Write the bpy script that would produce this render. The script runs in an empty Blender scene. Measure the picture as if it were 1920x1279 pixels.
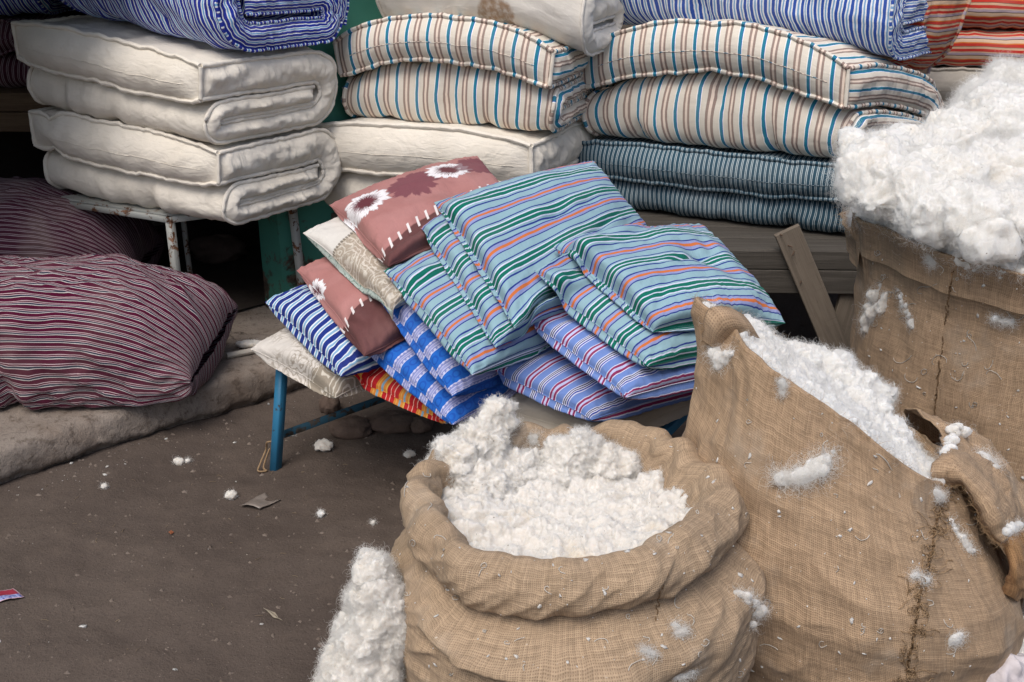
import bpy, math, random
import numpy as np
from mathutils import Vector
from mathutils.bvhtree import BVHTree

R = math.radians
rng = np.random.default_rng(7)
random.seed(7)
SC = bpy.context.scene
COL = SC.collection

# ------------------------------------------------------------------ camera
PITCH, FPX, CAMH = R(22), 2080.0, 1.6
cam = bpy.data.cameras.new('camera')
cam.sensor_width = 36.0
cam.lens = 36.0 * FPX / 1920.0
cam.clip_start, cam.clip_end = 0.05, 300
camo = bpy.data.objects.new('camera', cam)
COL.objects.link(camo)
camo.location = (0, 0, CAMH)
camo.rotation_euler = (R(90) - PITCH, 0, 0)
SC.camera = camo

# ------------------------------------------------------------------ sky, sun, exposure
SUN_EL, SUN_AZ = R(58), R(205)          # azimuth clockwise from +Y; behind the camera, to its left
world = bpy.data.worlds.new('World')
SC.world = world
world.use_nodes = True
wn = world.node_tree
bg = wn.nodes['Background']
sky = wn.nodes.new('ShaderNodeTexSky')
sky.sky_type = 'NISHITA'
sky.sun_disc = False
sky.sun_elevation = SUN_EL
sky.sun_rotation = SUN_AZ
sky.air_density = 1.0
sky.dust_density = 4.0
sky.ozone_density = 1.0
wn.links.new(sky.outputs[0], bg.inputs[0])
bg.inputs[1].default_value = 0.11
sun = bpy.data.lights.new('sun', 'SUN')
sun.energy = 1.5
sun.angle = R(38)
sun.color = (1.0, 0.95, 0.885)
suno = bpy.data.objects.new('sun', sun)
COL.objects.link(suno)
d = Vector((math.sin(SUN_AZ) * math.cos(SUN_EL), math.cos(SUN_AZ) * math.cos(SUN_EL), math.sin(SUN_EL)))
suno.rotation_euler = (-d).to_track_quat('-Z', 'Y').to_euler()
suno.location = d * 20
SC.view_settings.view_transform = 'Standard'
SC.view_settings.look = 'None'
SC.view_settings.gamma = 1.0
SC.view_settings.exposure = 0.38
SC.view_settings.use_curve_mapping = False

# ------------------------------------------------------------------ maths helpers
_f = np.array([0, math.cos(PITCH), -math.sin(PITCH)])
_u = np.array([0, math.sin(PITCH), math.cos(PITCH)])


def ray(u, v):
    return np.array([1.0, 0, 0]) * (u - 960) / FPX + _f - _u * (v - 640) / FPX


def atz(u, v, z):
    dd = ray(u, v)
    return np.array([0, 0, CAMH]) + dd * ((z - CAMH) / dd[2])


def aty(u, v, y):
    dd = ray(u, v)
    return np.array([0, 0, CAMH]) + dd * (y / dd[1])


def _hash(i, j, k, seed):
    h = (i * 374761393 + j * 668265263 + k * 2147483647 + seed * 974711) & 0xFFFFFFFF
    h = ((h ^ (h >> 13)) * 1274126177) & 0xFFFFFFFF
    h = h ^ (h >> 16)
    return h


_G = rng.normal(size=(256, 3))
_G /= np.linalg.norm(_G, axis=1)[:, None]


def pn(p, seed=0):
    """gradient noise, about -1..1, p (...,3)"""
    p = np.asarray(p, float)
    i0 = np.floor(p).astype(np.int64)
    f = p - i0
    w = f * f * f * (f * (f * 6 - 15) + 10)
    out = 0
    for a in (0, 1):
        for b in (0, 1):
            for c in (0, 1):
                g = _G[_hash(i0[..., 0] + a, i0[..., 1] + b, i0[..., 2] + c, seed) & 255]
                dd = f - np.array([a, b, c])
                ww = (w[..., 0] if a else 1 - w[..., 0]) * (w[..., 1] if b else 1 - w[..., 1]) * (w[..., 2] if c else 1 - w[..., 2])
                out = out + ww * (g * dd).sum(-1)
    return out * 1.6


def fbm(p, seed=0, oct=4, gain=0.5):
    a, s, out = 1.0, 1.0, 0
    p = np.asarray(p, float)
    for o in range(oct):
        out = out + a * pn(p * s, seed + o * 17)
        a *= gain
        s *= 2.03
    return out


def billow(p, seed=0, oct=4, gain=0.5):
    a, s, out = 1.0, 1.0, 0
    p = np.asarray(p, float)
    for o in range(oct):
        out = out + a * (0.5 - np.abs(pn(p * s, seed + o * 13)))
        a *= gain
        s *= 2.1
    return out


def v3(x, y, z):
    x, y, z = np.broadcast_arrays(x, y, z)
    return np.stack([x, y, z], -1).astype(float)


def sstep(a, b, x):
    t = np.clip((x - a) / (b - a), 0, 1)
    return t * t * (3 - 2 * t)


def gauss(x, s):
    return np.exp(-(x / s) ** 2)


def interp_path(pts, step):
    """Catmull-Rom through pts (n,k), resampled to roughly uniform step"""
    pts = np.asarray(pts, float)
    P = np.vstack([2 * pts[0] - pts[1], pts, 2 * pts[-1] - pts[-2]])
    out = []
    for i in range(1, len(P) - 2):
        t = np.linspace(0, 1, 24, endpoint=False)[:, None]
        a, b, c, e = P[i - 1], P[i], P[i + 1], P[i + 2]
        out.append(0.5 * ((2 * b) + (-a + c) * t + (2 * a - 5 * b + 4 * c - e) * t ** 2 + (-a + 3 * b - 3 * c + e) * t ** 3))
    out = np.vstack(out + [pts[-1:]])
    return resample(out, step)


def resample(out, step):
    k = min(3, out.shape[1])
    dl = np.linalg.norm(np.diff(out[:, :k], axis=0), axis=1)
    s = np.concatenate([[0], np.cumsum(dl)])
    n = max(3, int(round(s[-1] / step)) + 1)
    q = np.linspace(0, s[-1], n)
    return np.stack([np.interp(q, s, out[:, j]) for j in range(out.shape[1])], -1)


# ------------------------------------------------------------------ mesh builder
class MB:
    def __init__(self):
        self.v, self.f, self.uv, self.n = [], [], [], 0

    def raw(self, V, F, UV=None):
        V = np.asarray(V, float).reshape(-1, 3)
        self.v.append(V)
        self.f += [tuple(int(i) + self.n for i in f) for f in F]
        self.uv.append(np.zeros((len(V), 2)) if UV is None else np.asarray(UV, float).reshape(-1, 2))
        self.n += len(V)
        return self

    def grid(self, P, UV=None, flip=False):
        a, b = P.shape[:2]
        idx = np.arange(a * b).reshape(a, b)
        q = np.stack([idx[:-1, :-1], idx[1:, :-1], idx[1:, 1:], idx[:-1, 1:]], -1).reshape(-1, 4)
        if flip:
            q = q[:, ::-1]
        return self.raw(P, q.tolist(), UV)

    def tube(self, pts, r, n=8, uvx=None, cap=True, wob=0, seed=0):
        pts = np.asarray(pts, float)
        m = len(pts)
        T = np.gradient(pts, axis=0)
        T /= np.linalg.norm(T, axis=1)[:, None] + 1e-12
        ref = np.array([0.13, 0.21, 0.97])
        A = np.cross(T, ref)
        bad = np.linalg.norm(A, axis=1) < 0.15
        A[bad] = np.cross(T[bad], np.array([1.0, 0, 0]))
        A /= np.linalg.norm(A, axis=1)[:, None]
        B = np.cross(T, A)
        th = np.linspace(0, 2 * math.pi, n + 1)
        rr = np.broadcast_to(np.asarray(r, float), (m,)).copy()
        if wob:
            rr = rr * (1 + wob * pn(v3(np.arange(m) * 0.45, 0.3, seed), seed))
        P = pts[:, None] + rr[:, None, None] * (np.cos(th)[None, :, None] * A[:, None] + np.sin(th)[None, :, None] * B[:, None])
        s = np.concatenate([[0], np.cumsum(np.linalg.norm(np.diff(pts, axis=0), axis=1))])
        U = np.zeros((m, n + 1, 2))
        U[..., 0] = (s if uvx is None else np.asarray(uvx))[:, None]
        U[..., 1] = th / (2 * math.pi) * 0.02
        self.grid(P, U)
        if cap:
            self.raw(np.vstack([P[0, :-1], P[-1, :-1]]), [tuple(range(n)), tuple(range(2 * n - 1, n - 1, -1))],
                     np.vstack([U[0, :-1], U[-1, :-1]]))
        return self

    def beam(self, a, b, w, t, up=(0, 0, 1), bev=0.003):
        """board from a to b, width w across, thickness t along 'up'; bevelled corners; UV in metres along it"""
        a, b, up = (np.asarray(q, float) for q in (a, b, up))
        dd = b - a
        L = np.linalg.norm(dd)
        dd /= L
        s = np.cross(dd, up)
        s /= np.linalg.norm(s)
        n = np.cross(s, dd)
        w2, t2 = w / 2, t / 2
        prof = [(-w2 + bev, -t2), (w2 - bev, -t2), (w2, -t2 + bev), (w2, t2 - bev), (w2 - bev, t2), (-w2 + bev, t2), (-w2, t2 - bev), (-w2, -t2 + bev)]
        V, UV = [], []
        for q, l in ((a, 0.0), (b, L)):
            for k, (x, z) in enumerate(prof):
                V.append(q + s * x + n * z)
                UV.append((l, x + z))
        F = [(i, (i + 1) % 8, 8 + (i + 1) % 8, 8 + i) for i in range(8)] + [tuple(range(7, -1, -1)), tuple(range(8, 16))]
        return self.raw(V, F, UV)

    def box(self, c, size, bev=0.004):
        c = np.asarray(c, float)
        return self.beam(c - [size[0] / 2, 0, 0], c + [size[0] / 2, 0, 0], size[1], size[2], bev=bev)

    def verts(self):
        return np.vstack(self.v)

    def build(self, name, mat, parent=None, loc=None, smooth=True, sub=0):
        V = self.verts()
        if loc is not None:
            V = V - np.asarray(loc, float)
        me = bpy.data.meshes.new(name)
        me.from_pydata(V.tolist(), [], self.f)
        uvl = me.uv_layers.new(name='UVMap')
        UV = np.vstack(self.uv)
        li = np.empty(len(me.loops), dtype=np.int32)
        me.loops.foreach_get('vertex_index', li)
        uvl.data.foreach_set('uv', UV[li].ravel())
        me.polygons.foreach_set('use_smooth', [smooth] * len(me.polygons))
        if mat:
            me.materials.append(mat)
        o = bpy.data.objects.new(name, me)
        COL.objects.link(o)
        if parent:
            o.parent = parent
        elif loc is not None:
            o.location = tuple(loc)
        if sub:
            md = o.modifiers.new('sub', 'SUBSURF')
            md.levels = md.render_levels = sub
        return o

    def bvh(self):
        return BVHTree.FromPolygons(self.verts().tolist(), self.f)


def thing(name, label, cat, loc=(0, 0, 0), rz=0.0, group=None):
    o = bpy.data.objects.new(name, None)
    o.empty_display_size = 0.1
    COL.objects.link(o)
    o.location = tuple(float(x) for x in loc)
    o.rotation_euler = (0, 0, rz)
    return tag(o, label, cat, group)


def tag(o, label=None, cat=None, group=None, kind=None):
    if label:
        o['label'] = label
    if cat:
        o['category'] = cat
    if group:
        o['group'] = group
    if kind:
        o['kind'] = kind
    return o


# ------------------------------------------------------------------ material helpers
class X:
    """tiny expression wrapper over Math nodes"""
    nt = None

    def __init__(s, sock):
        s.s = sock

    @staticmethod
    def op(o, *a):
        n = X.nt.nodes.new('ShaderNodeMath')
        n.operation = o
        for i, q in enumerate(a):
            if isinstance(q, X):
                X.nt.links.new(q.s, n.inputs[i])
            else:
                n.inputs[i].default_value = float(q)
        return X(n.outputs[0])

    def __add__(s, o): return X.op('ADD', s, o)
    __radd__ = __add__
    def __sub__(s, o): return X.op('SUBTRACT', s, o)
    def __rsub__(s, o): return X.op('SUBTRACT', o, s)
    def __mul__(s, o): return X.op('MULTIPLY', s, o)
    __rmul__ = __mul__
    def __truediv__(s, o): return X.op('DIVIDE', s, o)
    def sin(s): return X.op('SINE', s)
    def abs(s): return X.op('ABSOLUTE', s)
    def fract(s): return X.op('FRACT', s)
    def floor(s): return X.op('FLOOR', s)
    def pow(s, o): return X.op('POWER', s, o)
    def lt(s, o): return X.op('LESS_THAN', s, o)
    def gt(s, o): return X.op('GREATER_THAN', s, o)
    def min(s, o): return X.op('MINIMUM', s, o)
    def max(s, o): return X.op('MAXIMUM', s, o)
    def clamp(s): return X.op('MINIMUM', X.op('MAXIMUM', s, 0), 1)

    def ss(s, a, b):
        n = X.nt.nodes.new('ShaderNodeMapRange')
        n.interpolation_type = 'SMOOTHSTEP'
        X.nt.links.new(s.s, n.inputs['Value'])
        n.inputs['From Min'].default_value = a
        n.inputs['From Max'].default_value = b
        return X(n.outputs[0])


def hyp(a, b):
    return (a * a + b * b).pow(0.5)


def noise(vec, scale=5.0, detail=3.0, rough=0.5, dist=0.0, out=0):
    n = X.nt.nodes.new('ShaderNodeTexNoise')
    n.inputs['Scale'].default_value = scale
    n.inputs['Detail'].default_value = detail
    n.inputs['Roughness'].default_value = rough
    n.inputs['Distortion'].default_value = dist
    if vec is not None:
        X.nt.links.new(vec, n.inputs['Vector'])
    return X(n.outputs[out])


def vmap(vec, scale=(1, 1, 1), loc=(0, 0, 0)):
    n = X.nt.nodes.new('ShaderNodeMapping')
    n.inputs['Scale'].default_value = scale
    n.inputs['Location'].default_value = loc
    X.nt.links.new(vec, n.inputs['Vector'])
    return n.outputs[0]


def comb(x, y, z=0.0):
    n = X.nt.nodes.new('ShaderNodeCombineXYZ')
    for i, q in enumerate((x, y, z)):
        if isinstance(q, X):
            X.nt.links.new(q.s, n.inputs[i])
        else:
            n.inputs[i].default_value = q
    return n.outputs[0]


def rgb(c):
    return (c[0], c[1], c[2], 1.0)


def hx(s):
    c = [int(s[i:i + 2], 16) / 255 for i in (0, 2, 4)]
    return tuple(x / 12.92 if x <= 0.04045 else ((x + 0.055) / 1.055) ** 2.4 for x in c)


def mix(fac, a, b, mode='MIX'):
    n = X.nt.nodes.new('ShaderNodeMix')
    n.data_type = 'RGBA'
    n.blend_type = mode
    if isinstance(fac, X):
        X.nt.links.new(fac.s, n.inputs[0])
    else:
        n.inputs[0].default_value = fac
    for i, q in ((6, a), (7, b)):
        if isinstance(q, tuple):
            n.inputs[i].default_value = rgb(q)
        else:
            X.nt.links.new(q, n.inputs[i])
    return n.outputs[2]


def grey(x):
    return comb(x, x, x)


def ramp(x, stops):
    """stops: list of (width, colour); hard edged"""
    n = X.nt.nodes.new('ShaderNodeValToRGB')
    cr = n.color_ramp
    cr.interpolation = 'CONSTANT'
    tot = sum(w for w, _ in stops)
    p = 0.0
    for i, (w, c) in enumerate(stops):
        if i == 0:
            e = cr.elements[0]
            e.position = 0
        elif i == 1:
            e = cr.elements[1]
            e.position = p
        else:
            e = cr.elements.new(p)
        e.color = rgb(c)
        p += w / tot
    X.nt.links.new(x.s, n.inputs[0])
    return n.outputs[0]


def new_mat(name):
    m = bpy.data.materials.new(name)
    m.use_nodes = True
    nt = m.node_tree
    nt.nodes.clear()
    out = nt.nodes.new('ShaderNodeOutputMaterial')
    X.nt = nt
    return m, nt, out


def coords():
    n = X.nt.nodes.new('ShaderNodeTexCoord')
    sp = X.nt.nodes.new('ShaderNodeSeparateXYZ')
    X.nt.links.new(n.outputs['UV'], sp.inputs[0])
    return n.outputs['Object'], n.outputs['UV'], X(sp.outputs[0]), X(sp.outputs[1])


def geom_pos():
    return X.nt.nodes.new('ShaderNodeNewGeometry').outputs['Position']


def bsdf(out, color, rough=0.9, bump=None, bstr=0.3, bdist=0.002, sheen=0.0, spec=0.25, metal=0.0):
    nt = X.nt
    b = nt.nodes.new('ShaderNodeBsdfPrincipled')
    if isinstance(color, tuple):
        b.inputs['Base Color'].default_value = rgb(color)
    else:
        nt.links.new(color, b.inputs['Base Color'])
    if isinstance(rough, X):
        nt.links.new(rough.s, b.inputs['Roughness'])
    else:
        b.inputs['Roughness'].default_value = rough
    b.inputs['Specular IOR Level'].default_value = spec
    b.inputs['Metallic'].default_value = metal
    if sheen:
        b.inputs['Sheen Weight'].default_value = sheen
        b.inputs['Sheen Roughness'].default_value = 0.5
    if bump is not None:
        n = nt.nodes.new('ShaderNodeBump')
        n.inputs['Strength'].default_value = bstr
        n.inputs['Distance'].default_value = bdist
        nt.links.new(bump.s, n.inputs['Height'])
        nt.links.new(n.outputs[0], b.inputs['Normal'])
    nt.links.new(b.outputs[0], out.inputs[0])
    return b


def cloth_tail(out, col, O, U, u, v, dirt=0.12, wr=0.35, weave=1.0, dirtcol=(0.55, 0.48, 0.40), sheen=0.03):
    """fabric finish shared by all the cloths: slub, fading, dust, fine creases"""
    slub = noise(vmap(U, (900, 60, 1)), 1.0, 2) * 0.5 + noise(vmap(U, (60, 900, 1)), 1.0, 2) * 0.5
    col = mix(0.22, col, grey(slub * 1.1 + 0.45), 'MULTIPLY')
    fade = noise(O, 5.0, 4)
    col = mix(fade.ss(0.42, 0.75) * dirt, col, dirtcol)
    spots = noise(O, 38.0, 3, 0.6)
    col = mix(spots.ss(0.64, 0.78) * dirt * 0.9, col, (0.30, 0.25, 0.20))
    crease = noise(vmap(O, (9, 9, 9)), 1.0, 5, 0.55, 1.2)
    crease2 = noise(vmap(U, (16, 60, 1)), 1.0, 3, 0.55, 0.8)
    bump = crease * 1.0 + crease2 * 0.5 + slub * 0.10 * weave
    bsdf(out, col, 0.92, bump, wr, 0.012, sheen, 0.12)


def stripes(name, stops, period, off=0.0, axis='u', **kw):
    m, nt, out = new_mat(name)
    O, U, u, v = coords()
    wob = noise(U, 14.0, 2) * 0.016 - 0.008
    x = ((v if axis == 'v' else u) / period + off + wob).fract()
    col = ramp(x, stops)
    cloth_tail(out, col, O, U, u, v, **kw)
    return m


def plain_cloth(name, c, c2=None, stain=None, **kw):
    m, nt, out = new_mat(name)
    O, U, u, v = coords()
    col = mix(noise(O, 3.0, 4).ss(0.35, 0.7), c, c2 or c)
    if stain:
        du, dv = (u - stain[0]) / stain[2], (v - stain[1]) / stain[3]
        r = hyp(du, dv) + (noise(U, 22.0, 4) - 0.5) * 1.1
        mm = r.ss(1.0, 0.75) * (noise(U, 60.0, 3).ss(0.3, 0.65) * 0.5 + 0.35)
        col = mix(mm, col, (0.30, 0.17, 0.08))
    cloth_tail(out, col, O, U, u, v, **kw)
    return m


WHITE = (0.62, 0.585, 0.52)
M = {}
M['calico'] = plain_cloth('unbleached calico', (0.77, 0.725, 0.645), (0.71, 0.66, 0.575), dirt=0.18, dirtcol=(0.52, 0.45, 0.35), wr=0.6)
M['calico_stain'] = plain_cloth('stained calico', (0.72, 0.69, 0.64), (0.66, 0.62, 0.55), stain=(-0.30, 0.79, 0.075, 0.055), dirt=0.2, dirtcol=(0.45, 0.38, 0.29))
M['calico_dim'] = plain_cloth('grey calico', (0.50, 0.46, 0.40), (0.44, 0.40, 0.34), dirt=0.2, dirtcol=(0.34, 0.29, 0.24))
navy, wht, sky_b = hx('1f2f86'), hx('dfe6ee'), hx('7fb2d6')
M['blue_ticking'] = stripes('blue ticking', [(3, hx('22349a')), (1.1, wht), (1.6, hx('6fa3d0')), (1.0, wht), (2.4, hx('22349a')), (.9, hx('4a4376')), (1.2, wht)], 0.034, dirt=0.06)
M['blue_ticking2'] = stripes('light blue ticking', [(2.6, hx('3555a6')), (1.2, hx('e4e8ec')), (1.3, hx('7aa4cf')), (1.2, hx('e4e8ec'))], 0.024, dirt=0.08)
cream = hx('d9d2c6')
teal, gb, pk = hx('2c7d98'), hx('96847c'), hx('e3d2c4')
M['cream_ticking'] = stripes('cream ticking', [(4.0, cream), (.5, hx('eef2f2')), (1.9, teal), (.35, hx('2a5fae')), (.4, hx('eef2f2')), (3.4, cream), (1.5, gb), (1.5, pk), (1.5, gb)], 0.076, dirt=0.12, dirtcol=(0.5, 0.42, 0.32))
M['red_pipe'] = stripes('red ticking piping', [(1.9, hx('b8382f')), (2.4, hx('cdb096')), (1.8, hx('b9aebd')), (2.2, hx('cdb096'))], 0.044)
M['teal_ticking'] = stripes('dark teal ticking', [(3.0, hx('304c5c')), (.72, hx('aab7bd')), (.8, hx('304c5c')), (.72, hx('aab7bd'))], 0.0170, dirt=0.06)
M['maroon_ticking'] = stripes('maroon ticking', [(4.8, hx('4c0f2c')), (.75, hx('c4b0b4')), (1.5, hx('4c0f2c')), (.7, hx('c4b0b4')), (2.0, hx('2a3543')), (.8, hx('c8c4c3'))], 0.0235, dirt=0.07)
M['maroon_dark'] = stripes('dark maroon ticking', [(3.4, hx('4a2433')), (.7, hx('9a8a90')), (.9, hx('4a2433')), (.8, hx('9a8a90'))], 0.019, dirt=0.2)
M['red_ticking'] = stripes('red ticking', [(1.9, hx('b8382f')), (.8, hx('c8743c')), (2.4, hx('cdb096')), (.6, hx('5b4c46')), (1.5, hx('a898a4')), (.8, hx('c2a48c')), (1.9, hx('b8352d')), (1.4, hx('c4a084')), (.5, hx('7a5a4a'))], 0.044, axis='v', dirt=0.12)
cy = hx('8bacb8')
nv, lav, orr, grn, wl = hx('253a86'), hx('8a94c0'), hx('c8703f'), hx('126a5c'), hx('cbd0e6')
M['cyan_stripe'] = stripes('cyan striped cotton', [(3.0, cy), (.55, nv), (.7, cy), (.5, wl), (1.5, grn), (.42, wl), (1.5, grn), (.5, wl), (.7, cy), (.55, nv), (2.6, cy), (.5, nv), (1.0, lav), (1.05, orr), (1.0, lav), (.5, nv)], 0.125, dirt=0.04)
pw = hx('6c88c6')
M['periwinkle'] = stripes('periwinkle striped cotton', [(3.2, pw), (.4, wl), (.9, hx('8a2f5e')), (1.0, hx('b9bfe4')), (.9, hx('8a2f5e')), (.4, wl), (3.2, pw), (.4, wl), (.4, hx('2c2f55')), (.4, wl), (.4, hx('2c2f55')), (.5, wl), (.5, hx('2b3f9c')), (.4, wl)], 0.100, dirt=0.04)
M['navy_stripe'] = stripes('navy striped cotton', [(2.5, hx('203380')), (.65, hx('d5dde6')), (1.1, hx('7fabcb')), (.65, hx('d5dde6'))], 0.035, dirt=0.05)
M['red_stripe'] = stripes('red orange striped cotton', [(1.4, hx('b9252c')), (.3, hx('e8b0a0')), (1.2, hx('c22f2e')), (.3, hx('e8b0a0')), (1.5, hx('b9252c')), (.8, hx('d98c3f')), (.3, hx('e3b05e')), (.8, hx('d98c3f')), (.8, hx('7fa6bd')), (1.0, hx('d98c3f')), (.5, hx('e0b45a'))], 0.105, dirt=0.04)


def royal_mat():
    m, nt, out = new_mat('royal blue and lavender cotton')
    O, U, u, v = coords()
    x = (u / 0.074).fract()
    bl = hx('2564bd')
    la, lb, lc = hx('7f88bd'), hx('b9bcdc'), hx('9299c8')
    col = ramp(x, [(5.4, bl), (.3, lb), (1.0, la), (.25, lb), (.9, lc), (.25, lb), (1.0, la), (.3, lb)])
    cx = ((v / 0.026).fract() - 0.5) * 0.026
    cyy = (x - 0.27) * 0.074
    rr = hyp(cx, cyy)
    ring = ((rr - 0.0095).abs().lt(0.0022)) * x.lt(0.54)
    col = mix(ring * 0.55, col, hx('1c47a4'))
    dots = hyp(((v / 0.0105).fract() - 0.5) * 1.05, ((x - 0.605).abs().min((x - 0.945).abs())) * 7.4).lt(0.33)
    col = mix(dots * 0.6, col, hx('d5d6ea'))
    cloth_tail(out, col, O, U, u, v, dirt=0.03)
    return m


def flower(u, v, cu, cv, rad, kind, seed):
    du, dv = u - cu, v - cv
    r = hyp(du, dv) / rad
    th = X.op('ARCTAN2', dv, du)
    nz = noise(comb(th * 2.2 + seed, r * 0.6, seed), 2.2, 3, 0.6) - 0.5
    edge = (th * 7.0 + seed).sin().abs() * 0.18 + nz * 0.7 + 0.80
    body = (r - edge).ss(0.06, -0.06)
    streak = noise(comb(th * 9.0 + seed, r * 1.3, seed), 3.0, 2) - 0.5
    if kind == 'white':
        ringm = (r + streak * 1.1).ss(0.42, 0.58) * body * (streak + 0.62).ss(0.38, 0.52)
        return body, ringm
    return body, ((streak + 0.5).ss(0.55, 0.75)) * body


def floral_mat(flowers, slope, b0, name):
    m, nt, out = new_mat(name)
    O, U, u, v = coords()
    a, b = u * 2.0, v * 2.0
    pink, dark = hx('b07f7c'), hx('5c3238')
    col = mix(noise(O, 9, 3).ss(0.3, 0.7), pink, hx('a5726f'))
    for (ca, cb, kd, rd, sd) in flowers:
        body, st = flower(a, b, ca, cb, rd, kd, sd)
        if kd == 'dark':
            col = mix(body * 0.8, col, hx('6d3a48'))
            col = mix(st * 0.5, col, hx('824c58'))
        else:
            col = mix(body * 0.92, col, hx('5a2632'))
            col = mix(st, col, hx('e9e6ea'))
    border = a + b * slope - b0
    bm = border.ss(-0.006, 0.006)
    col = mix(bm, col, mix(noise(O, 9, 3).ss(0.3, 0.7), hx('5f3c3c'), hx('6b4848')))
    cell = ((b * 15.0).fract() - 0.5 + border * 2.2).abs()
    jit = noise(comb((b * 15.0).floor() * 3.7, 0.0, 0.0), 1.0, 0) - 0.5
    st = cell.lt(0.115) * (border + jit * 0.05).abs().lt(0.036)
    col = mix(st * 0.92, col, hx('e6e2e2'))
    cloth_tail(out, col, O, U, u, v, dirt=0.04)
    return m


def damask_mat(name, ground, mode):
    m, nt, out = new_mat(name)
    O, U, u, v = coords()
    a, b = u * 2.0, v * 2.0
    # scrolls: contour bands of a warped distance field round scattered centres
    vo = nt.nodes.new('ShaderNodeTexVoronoi')
    vo.inputs['Scale'].default_value = 5.2 if mode == 'all' else 6.5
    wv = noise(U, 9.0, 3, 0.55, 0.6, out=1)
    mixv = nt.nodes.new('ShaderNodeVectorMath')
    mixv.operation = 'MULTIPLY_ADD'
    nt.links.new(wv.s, mixv.inputs[0])
    mixv.inputs[1].default_value = (0.16, 0.16, 0)
    nt.links.new(comb(a, b, 0.0), mixv.inputs[2])
    nt.links.new(mixv.outputs[0], vo.inputs['Vector'])
    dd = X(vo.outputs['Distance'])
    band = ((dd * 34.0 + noise(U, 16.0, 2) * 9.0).sin()).ss(0.45, 0.85)
    leaf = noise(U, 34.0, 4, 0.65, 2.5).ss(0.52, 0.60)
    ink = (band * 0.75 + leaf * 0.6).clamp()
    if mode == 'all':
        cover = noise(U, 5.2, 2).ss(0.38, 0.52) * (1 - (a + b - 1.65).ss(-0.02, 0.02))
        corner = (a - b * 0.4 - 0.68).gt(0.0)
        col = mix(ink * cover * 0.85, ground, hx('8f8578'))
        ccol = mix(band, hx('968d80'), hx('c9c3b8'))
        col = mix(corner, col, ccol)
    else:
        panel = a.gt(0.30)
        col = mix(panel, ground, mix(ink, hx('a79c8e'), hx('d3cdc3')))
        rim = ((a - 0.305).abs().lt(0.012)) * ((b * 60.0).fract().gt(0.4))
        col = mix(rim * 0.8, col, hx('6d665c'))
        und = a.lt(-0.2)
        col = mix(und, col, mix(leaf, hx('a9b5b0'), hx('6c8079')))
    cloth_tail(out, col, O, U, u, v, dirt=0.08)
    return m


M['royal'] = royal_mat()
M['floral'] = floral_mat(((.36, .13, 'white', .15, 1.0), (.38, .43, 'dark', .17, 3.0), (.33, .68, 'white', .15, 5.0), (.30, .90, 'dark', .16, 7.0)), 0.22, 0.84, 'dusty pink floral cotton')
M['floral_plain'] = floral_mat(((.30, -.02, 'white', .10, 2.0),), 0.12, 0.70, 'dusty pink cotton with a border')
M['damask'] = damask_mat('white damask scrolls', hx('cfcac4'), 'all')
M['damask_panel'] = damask_mat('white damask panel', hx('d2cfca'), 'panel')
M['offwhite_pillow'] = plain_cloth('off white pillow cloth', hx('c3bbae'), hx('b3a999'), dirt=0.15, dirtcol=(0.36, 0.31, 0.26))


def burlap_mat(name, base, dark, stain=0.35):
    m, nt, out = new_mat(name)
    O, U, u, v = coords()
    pu = 0.0040
    wu = noise(vmap(U, (4, 25, 1)), 1.0, 2) * 0.012
    wv = noise(vmap(U, (25, 4, 1)), 1.0, 2) * 0.012
    a, b = (u + wu) / pu, (v + wv) / pu
    # thickness of every single thread differs along it
    ta = noise(comb(a.floor() * 0.37, v * 9.0, 0.0), 2.0, 2)
    tb = noise(comb(u * 9.0, b.floor() * 0.41, 5.0), 2.0, 2)
    ha = ((a * 6.28318).sin() * 0.5 + 0.5) * (ta * 1.3 + 0.30)
    hb = ((b * 6.28318).sin() * 0.5 + 0.5) * (tb * 1.3 + 0.30)
    chk = ((a.floor() + b.floor()) * 0.5).fract().gt(0.25)
    h = ha.max(hb) * 0.7 + (ha * chk + hb * (1 - chk)) * 0.3
    tone = (ta * 0.5 + tb * 0.5)
    col = mix(tone.ss(0.34, 0.66), tuple(x * 0.78 for x in base), tuple(min(1, x * 1.18) for x in base))
    col = mix((h.ss(0.26, 0.60)) * -0.58 + 0.58, col, dark)
    slub = noise(vmap(U, (6, 190, 1)), 1.0, 3, 0.6) * 0.5 + noise(vmap(U, (190, 6, 1)), 1.0, 3, 0.6) * 0.5
    col = mix(slub.ss(0.52, 0.64) * 0.28, col, tuple(min(1, x * 1.35) for x in base))
    col = mix(slub.ss(0.48, 0.38) * 0.30, col, tuple(x * 0.55 for x in base))
    fibre = noise(vmap(U, (700, 700, 1)), 1.0, 2, 0.6)
    col = mix(0.35, col, grey(fibre * 1.3 + 0.35), 'MULTIPLY')
    st = noise(O, 3.2, 5, 0.6)
    col = mix(st.ss(0.48, 0.72) * stain, col, tuple(x * 0.52 for x in base))
    pale = noise(O, 6.0, 4, 0.6)
    col = mix(pale.ss(0.56, 0.74) * 0.28, col, (0.50, 0.44, 0.37))
    lint = noise(O, 75.0, 2, 0.5)
    col = mix(lint.ss(0.72, 0.78) * 0.5, col, (0.66, 0.62, 0.56))
    big = noise(O, 14.0, 4, 0.55, 0.6)
    bsdf(out, col, 0.95, h * 0.08 + big * 0.55, 0.7, 0.011, 0.05, 0.1)
    return m


M['burlap'] = burlap_mat('burlap', (0.392, 0.290, 0.196), (0.15, 0.10, 0.062))
M['burlap_warm'] = burlap_mat('warm burlap', (0.400, 0.284, 0.185), (0.155, 0.10, 0.06), 0.45)
M['burlap_dark'] = burlap_mat('brown burlap', (0.34, 0.20, 0.10), (0.12, 0.065, 0.03), 0.45)


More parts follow.
